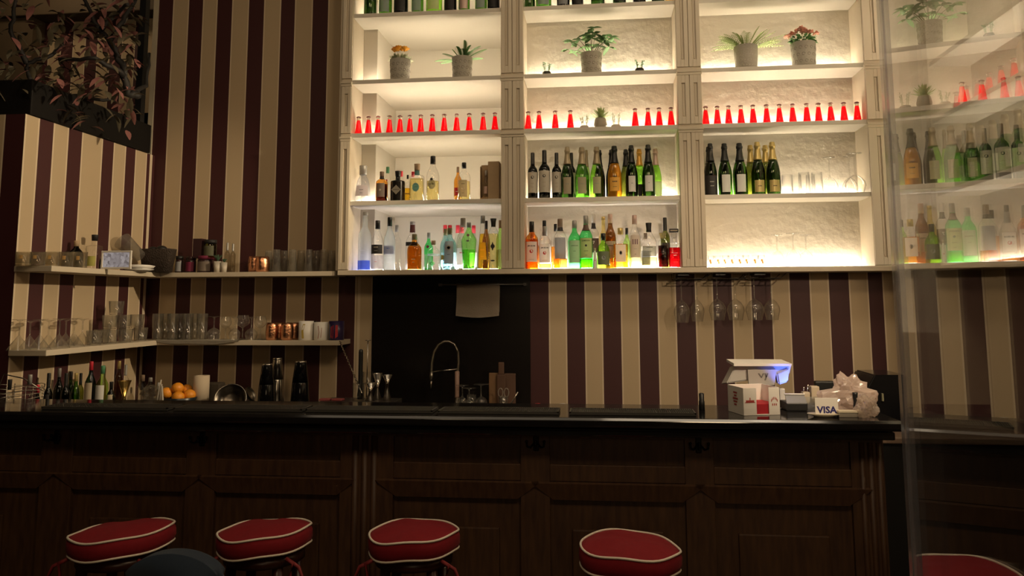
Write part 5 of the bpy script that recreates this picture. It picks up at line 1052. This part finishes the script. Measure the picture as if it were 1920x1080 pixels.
# big black speaker-like box at the counter end
bm = B(); Y_ = 3.9; pts = [at(1622, 735, Y=Y_), at(1640, 703, Y=Y_), at(1700, 703, Y=Y_), at(1700, 840, Y=Y_), at(1622, 840, Y=Y_)]
f0 = [bm.verts.new((q.x, Y_, max(q.z, ZCAB))) for q in pts]; f1 = [bm.verts.new((q.x+.0, Y_+.28, max(q.z, ZCAB))) for q in pts]
bm.faces.new(f0); bm.faces.new(list(reversed(f1)))
for i in range(5): j = (i+1) % 5; bm.faces.new((f0[i], f1[i], f1[j], f0[j]))
bmesh.ops.remove_doubles(bm, verts=bm.verts, dist=1e-5); bmesh.ops.bevel(bm, geom=[e for e in bm.edges], offset=.006, segments=2, affect='EDGES')
t = thing('coffee_machine', 'big black glossy machine with slanted shoulder at the counter end', 'machine', (0, 0, 0)); obj('housing', bm, blackg, t)
p = at(1655, 745, Y=3.89); bm = B(); bx(bm, p.x-.004, p.x+.004, 3.885, 3.9, p.z-.018, p.z+.018, .002); obj('badge', bm, mat('badge_olive', (.25, .24, .15), .4), t)
# ---------------------------------------------------------------- stools
velvet = mat('red_velvet', (.19, .006, .012), .85, spec=.25, noise=.15, scale=60, sheen=.02); pipe = mat('piping_white', (.75, .68, .58), .6); legm = mat('stool_wood', (.045, .012, .008), .35); rib = mat('ribbon_red', (.18, .012, .014), .7)
def stool(px, py, w, label, tiltx, tilty, dome=.035, seed=0):
    c = at(px, py, Z=.80); r = w/2/F*c.y*1.0; R_ = random.Random(seed)
    t = thing('bar_stool', label, 'bar stool', (c.x, c.y, 0), 0)
    M_ = Matrix.Translation((0, 0, .765)) @ Matrix.Rotation(tilty, 4, 'Y') @ Matrix.Rotation(tiltx, 4, 'X')
    def rad(a): return r*(1+.02*math.sin(3*a+seed)+.015*math.sin(5*a+seed*2))
    def wav(a): return .004*math.sin(2*a+seed)+.003*math.sin(5*a+seed)
    prof = [(-.030, .55), (-.030, .93), (-.026, .985), (-.010, 1.02), (.012, 1.02), (.030, .985), (.036, .88), (.034+dome*.75, .62), (.034+dome, .3), (.034+dome*1.02, .01)]
    bm = B(); sg = 44; rings = []
    for z, q in prof:
        rings.append([bm.verts.new(M_ @ Vector((math.cos(2*PI*i/sg)*rad(2*PI*i/sg)*q, math.sin(2*PI*i/sg)*rad(2*PI*i/sg)*q, z+wav(2*PI*i/sg)*(1 if q > .5 else 0)))) for i in range(sg)])
    for A_, B_ in zip(rings, rings[1:]):
        for i in range(sg): j = (i+1) % sg; f = bm.faces.new((A_[i], A_[j], B_[j], B_[i])); f.smooth = True
    bm.faces.new(list(reversed(rings[0]))); bm.faces.new(rings[-1]); obj('cushion', bm, velvet, t)
    for z, q in ((.032, .99), (-.028, .985)):
        bm = B(); tube(bm, [M_ @ Vector((math.cos(a)*rad(a)*q, math.sin(a)*rad(a)*q, z+wav(a))) for a in [2*PI*i/48 for i in range(49)]], .0042, 6, caps=False); obj('piping', bm, pipe, t)
    bm = B(); lathe(bm, [(.69, r*.5), (.695, r*.86), (.728, r*.86), (.73, r*.5)]); obj('seat_ring', bm, legm, t)
    for k in range(4):
        a = PI/4+k*PI/2; bm = B(); tube(bm, [(math.cos(a)*r*.72, math.sin(a)*r*.72, .70), (math.cos(a)*r*1.05, math.sin(a)*r*1.05, 0)], .019, 10, r1=.014); obj('leg', bm, legm, t)
    bm = B(); q = r*.96; tube(bm, [(math.cos(a)*q, math.sin(a)*q, .28) for a in [2*PI*i/32 for i in range(33)]], .009, 8, caps=False); obj('foot_ring', bm, legm, t)
    for s, a in ((1, -.7), (-1, -2.4)):
        x, y = math.cos(a)*r*.97, math.sin(a)*r*.97; bm = B()
        for j in range(2):
            pts = [Vector((x, y, .728)), Vector((x+s*.03+j*s*.02, y-.01, .715-j*.01)), Vector((x+s*(.02+.05*j), y-.012, .68-.02*j)), Vector((x+s*(.03+.06*j), y-.008, .62+.03*j))]
            tube(bm, pts, .008, 5, r1=.004)
        obj('tie_ribbon', bm, rib, t)
stool(231, 992, 184, 'red velvet bar stool furthest left, partly behind the blue chair', -.04, -.075, .018, 1)
stool(498, 990, 170, 'red velvet bar stool second from the left beside the blue chair', -.035, -.06, .018, 2)
stool(777, 994, 164, 'red velvet bar stool third from the left near the fluted column', -.01, -.025, .02, 3)
stool(1181, 1021, 178, 'red velvet bar stool standing alone at the right', .0, .035, .02, 4)
# blue chair back
c = at(328, 1070, Y=2.2); t = thing('dining_chair', 'blue velvet chair whose rounded back pokes up between the left stools', 'chair', (c.x, 2.2, 0))
blue = mat('blue_velvet', (.007, .018, .038), .85, sheen=.05, noise=.15, scale=60); ztop = at(328, 1034, Y=2.2).z
bm = B(); w = .155; 
outline = []
for i in range(25):
    a = PI*i/24; outline.append((math.cos(a)*w*(1 if abs(math.cos(a)) < .9 else 1), ztop-.13+.13*math.sin(a)**.75))
outline = [(w*1.15, .50)]+outline+[(-w*1.15, .50)]
v0 = [bm.verts.new((x, -.025-.0*x, z)) for x, z in outline]; v1 = [bm.verts.new((x, .03, z)) for x, z in outline]
bm.faces.new(v0); bm.faces.new(list(reversed(v1)))
for i in range(len(v0)): j = (i+1) % len(v0); bm.faces.new((v0[i], v1[i], v1[j], v0[j]))
bmesh.ops.bevel(bm, geom=[e for e in bm.edges if abs(e.verts[0].co.y-e.verts[1].co.y) < .001], offset=.02, segments=4, affect='EDGES')
for f in bm.faces: f.smooth = True
obj('backrest', bm, blue, t)
bm = B(); bx(bm, -.21, .21, -.43, -.01, .42, .50, .03); obj('seat', bm, blue, t)
for sx in (-1, 1):
    for sy_ in (-.4, -.03): bm = B(); tube(bm, [(sx*.18, sy_, .43), (sx*.21, sy_-.01, 0)], .016, 8, r1=.011); obj('leg', bm, black, t)
# ---------------------------------------------------------------- glass pane beside the camera
aa = -.1725203; nrm = Vector((math.cos(aa), math.sin(aa), 0)); dd = .10263; along = Vector((-math.sin(aa), math.cos(aa), 0))
s_end = (Vector((.2045, .563, 0))-nrm*dd).dot(along); c0 = nrm*dd
m, n, o = nt('pane_glass'); t_ = n.nodes.new('ShaderNodeBsdfTransparent'); t_.inputs[0].default_value = (.93, .94, .94, 1); g_ = n.nodes.new('ShaderNodeBsdfGlossy'); g_.inputs['Roughness'].default_value = .004; lw_ = n.nodes.new('ShaderNodeLayerWeight'); lw_.inputs['Blend'].default_value = .5; p5_ = n.nodes.new('ShaderNodeMath'); p5_.operation = 'POWER'; p5_.inputs[1].default_value = 4; n.links.new(lw_.outputs['Facing'], p5_.inputs[0]); fr_ = n.nodes.new('ShaderNodeMath'); fr_.operation = 'MULTIPLY_ADD'; fr_.inputs[1].default_value = .72; fr_.inputs[2].default_value = .26; n.links.new(p5_.outputs[0], fr_.inputs[0]); mx = n.nodes.new('ShaderNodeMixShader')
n.links.new(fr_.outputs[0], mx.inputs[0]); n.links.new(t_.outputs[0], mx.inputs[1]); n.links.new(g_.outputs[0], mx.inputs[2]); n.links.new(mx.outputs[0], o.inputs[0]); pane_m = m
t = thing('glass_partition', 'tall clear glass pane at the right edge mirroring the shelves', 'glass partition', (0, 0, 0)); TP = .008
bm = B()
def pane(bm, s0, s1, o0, o1, z0, z1):
    vs = [bm.verts.new(c0+along*s+nrm*q+Vector((0, 0, z))) for s in (s0, s1) for q in (o0, o1) for z in (z0, z1)]
    for f in ((0, 1, 3, 2), (4, 6, 7, 5), (0, 4, 5, 1), (2, 3, 7, 6), (0, 2, 6, 4), (1, 5, 7, 3)): bm.faces.new([vs[i] for i in f])
pane(bm, -.5, s_end-.004, 0, TP, 0, 2.6); obj('pane', bm, pane_m, t)
bm = B(); pane(bm, s_end-.004, s_end, 0, TP, 0, 2.6); pane(bm, s_end-.010, s_end+.001, -.0030, -.0003, 0, 2.6); obj('polished_edge', bm, glass('pane_edge', (.92, .92, .95), .9, fog=.22, fogcol=(.62, .62, .66), rough=.12), t)
# ---------------------------------------------------------------- second lit unit along the right wall, seen through the pane
su = thing('side_shelving', 'lit cream shelving along the right wall, seen through the glass pane', 'shelving', (0, 0, 0))
XS0, XS1, YA, YB_ = 2.02, 2.27, 2.2, 4.98
bm = B(); bx(bm, XS1-.01, XS1, YA, YB_, Z5, 4.6); obj('back_panel', bm, plaster, su)
for z in (Z4, Z3, Z2, Z1, 3.97):
    bm = B(); bx(bm, XS0, XS1-.01, YA, YB_, z-TH, z, .002); obj('shelf', bm, shelf_w, su)
bm = B(); bx(bm, XS0-.01, XS1, YA-.02, YB_, Z5-.03, Z5); obj('bottom_board', bm, cream_p, su)
for y in (YA-.02, 3.6, 4.9): bm = B(); bx(bm, XS0-.01, XS1-.01, y, y+.07, Z5, 4.6); obj('divider', bm, cream_p, su)
for z in (Z5, Z4, Z3, Z2, Z1):
    for ya, yb in ((YA+.06, 3.58), (3.69, 4.88)): bm = B(); bx(bm, XS1-.03, XS1-.02, ya, yb, z, z+.005); obj('led_strip', bm, led[0], su)
k = 0
for (z, n_, g) in ((Z3, 11, 'soda'), (Z4, 9, 'wine')):
    for i in range(n_):
        y = 4.75-i*.13
        if abs(y-3.635) < .08: continue
        l = ('pink-red soda bottle' if g == 'soda' else 'sparkling wine bottle')+' on the right wall unit, %s counted from the corner' % (['nearest']+ORD[1:]+['last'])[i]
        if g == 'soda': dup(s0, (2.10, y, z), l, 'soda bottles on the right wall unit')
        elif i == 0: w0 = mk_bottle(WB, l, 'bottle', (2.10, y, z), .31, .042, 'champ', GR, F_tan, lab=(.1, .4, .7, paper), group='wine bottles on the right wall unit')
        else: dup(w0, (2.10, y, z), l)
bm = B(); bx(bm, 1.95, 2.27, 2.0, 4.98, 0, .95); tag(obj('low_cabinet', bm, black), 'low black cabinet under the lit side shelving', 'cabinet')
# ---------------------------------------------------------------- artificial tree above the partition
t = thing('planter_box', 'long glossy black planter box on top of the striped partition', 'planter', (0, 0, 0))
bm = B(); bx(bm, -3.6, XL+.012, 3.86, 5.0, ZT+.003, ZT+.198, .006); obj('box_body', bm, mat('planter_black', (.008, .007, .006), .6, spec=.15), t)
bm = B(); bx(bm, -3.58, XL-.01, 3.88, 4.98, ZT+.2, ZT+.205); obj('soil', bm, soil, t)
tr = thing('artificial_tree', 'dark artificial tree with pinkish leaves above the left partition', 'tree', (-3.3, 4.3, ZT+.2))
br = mat('bark_dark', (.012, .010, .009), .7); lp = mat('leaf_pink', (.24, .10, .09), .55, noise=.5, scale=25); lgn = mat('leaf_dusky', (.09, .075, .045), .55, noise=.5, scale=25)
o3 = Vector((-3.3, 4.3, ZT+.2)); R7 = random.Random(21)
def B3(px, py, Y): q = at(px, py, Y=Y); return Vector(q)-o3
bm = B()
BR = [[(255, 255, 4.3), (240, 185, 4.25), (228, 120, 4.2), (205, 75, 4.2), (175, 40, 4.2), (150, -20, 4.2)], [(205, 75, 4.2), (235, 30, 4.3), (262, -10, 4.4)], [(190, 55, 4.2), (215, 28, 4.2), (240, 8, 4.1)],
      [(20, 235, 4.0), (60, 165, 4.0), (50, 120, 4.0), (95, 105, 4.1), (120, 80, 4.2)], [(60, 165, 4.0), (110, 175, 4.2), (160, 190, 4.3), (215, 230, 4.4)], [(232, 140, 4.2), (180, 110, 4.0), (110, 110, 4.0)], [(50, 120, 4.0), (20, 60, 3.95), (30, 0, 3.9)], [(240, 185, 4.25), (275, 160, 4.5), (280, 100, 4.6)]]
segs = []
for q in BR:
    pts = [B3(*w_) for w_ in q]; pts = [Vector((v.x, v.y, max(v.z, .012))) for v in pts]; fine = []
    for a_, b_ in zip(pts, pts[1:]):
        for k in range(5): fine.append(a_.lerp(b_, k/5)+Vector((R7.uniform(-.008, .008), 0, R7.uniform(-.008, .008))))
    fine.append(pts[-1]); tube(bm, fine, .026 if q is BR[0] else .016, 8, r1=.009); segs.append(fine)
obj('branch', bm, br, tr)
bm = B()
for i in range(560):
    s_ = R7.choice(segs); p = R7.choice(s_); c = p+Vector((R7.uniform(-.22, .22), R7.uniform(-.2, .25), R7.uniform(-.22, .18)))
    if (c+o3).z < ZT+.02: continue
    if (c+o3).x > -.640*(c+o3).y: continue
    a = R7.uniform(0, 2*PI); leaf(bm, c, (math.cos(a), math.sin(a)*.6, R7.uniform(-.8, .5)), R7.uniform(.05, .09), R7.uniform(.026, .042), 0 if R7.random() < .45 else 1, .25, .4)
obj('foliage', bm, [lp, lgn], tr)
# ---------------------------------------------------------------- lights
def area(name, loc, tgt, size, power, col, sy=None):
    l = bpy.data.lights.new(name, 'AREA'); l.energy = power; l.color = col; l.size = size
    if sy: l.shape = 'RECTANGLE'; l.size_y = sy
    o = bpy.data.objects.new(name, l); C.objects.link(o); o.location = loc
    o.rotation_euler = (Vector(tgt)-Vector(loc)).to_track_quat('-Z', 'Y').to_euler(); return o
WARM = (1.0, .72, .42)
area('unseen_room_light', (.9, .6, 3.9), (-.2, 5, 1.6), .5, 20, WARM)
area('unseen_room_light', (-1.2, .9, 3.9), (-2.9, 4.6, 1.9), .5, 14, WARM)
area('unseen_room_light', (-4.6, 5.4, 4.8), (-4.6, 6.4, 3.2), .4, 5, WARM)  # added light, brightens the striped wall beyond the partition
area('unseen_room_light', (.3, -1.6, 2.1), (-.3, 3.3, 1.0), 1.2, 10, WARM)  # added fill from the camera side, lifts the dark wood of the counter front
area('unseen_bar_light', (.85, 2.72, 4.4), (.85, 2.721, 1.16), 1.7, 20, (1, .80, .56), .5)  # unseen light, added for the highlight along the counter's chamfered edge
area('unseen_bar_light', (-1.25, 2.72, 4.4), (-1.25, 2.721, 1.16), 2.4, 5, (1, .80, .56), .5)  # dimmer one, added to carry that edge highlight on to the left
def spot(name, loc, tgt, power, col, ang, blend=.6, rad=.04):
    l = bpy.data.lights.new(name, 'SPOT'); l.energy = power; l.color = col; l.spot_size = math.radians(ang); l.spot_blend = blend; l.shadow_soft_size = rad
    o = bpy.data.objects.new(name, l); C.objects.link(o); o.location = loc; o.rotation_euler = (Vector(tgt)-Vector(loc)).to_track_quat('-Z', 'Y').to_euler(); return o
spot('wall_spot', (.9, 3.9, 2.9), (-3.08, 4.35, 1.95), 300, (1, .78, .50), 40)
spot('bar_fill', (1.3, 1.9, 2.35), (.55, 5.0, 1.28), 98, (1, .76, .50), 46, .5, .07)  # added fill, brightens the striped wall under the shelving and the counter end
spot('counter_spot', (1.25, 2.95, 4.3), (.85, 3.4, 1.15), 45, (1, .80, .58), 24, .7, .12)
spot('stool_spot', (.6, 1.2, 4.5), (.05, 2.85, .8), 5, (1, .72, .5), 40)
q = at(1497, 735, Y=3.42); spot('blue_glow_spot', (q.x, q.y, q.z), at(1470, 703, Y=3.49), 2.6, (.08, .16, 1), 60, rad=.01)  # added unseen source for the blue glow on the terminal's right side
w = bpy.data.worlds.new('world'); bpy.context.scene.world = w; w.use_nodes = True; w.node_tree.nodes['Background'].inputs[0].default_value = (.9, .6, .4, 1); w.node_tree.nodes['Background'].inputs[1].default_value = .004
sc = bpy.context.scene; sc.view_settings.view_transform = 'Standard'; sc.view_settings.look = 'None'; sc.view_settings.exposure = 0; sc.view_settings.gamma = 1
sc.cycles.transparent_max_bounces = 40; sc.cycles.max_bounces = 10; sc.cycles.caustics_reflective = False; sc.cycles.sample_clamp_indirect = 4
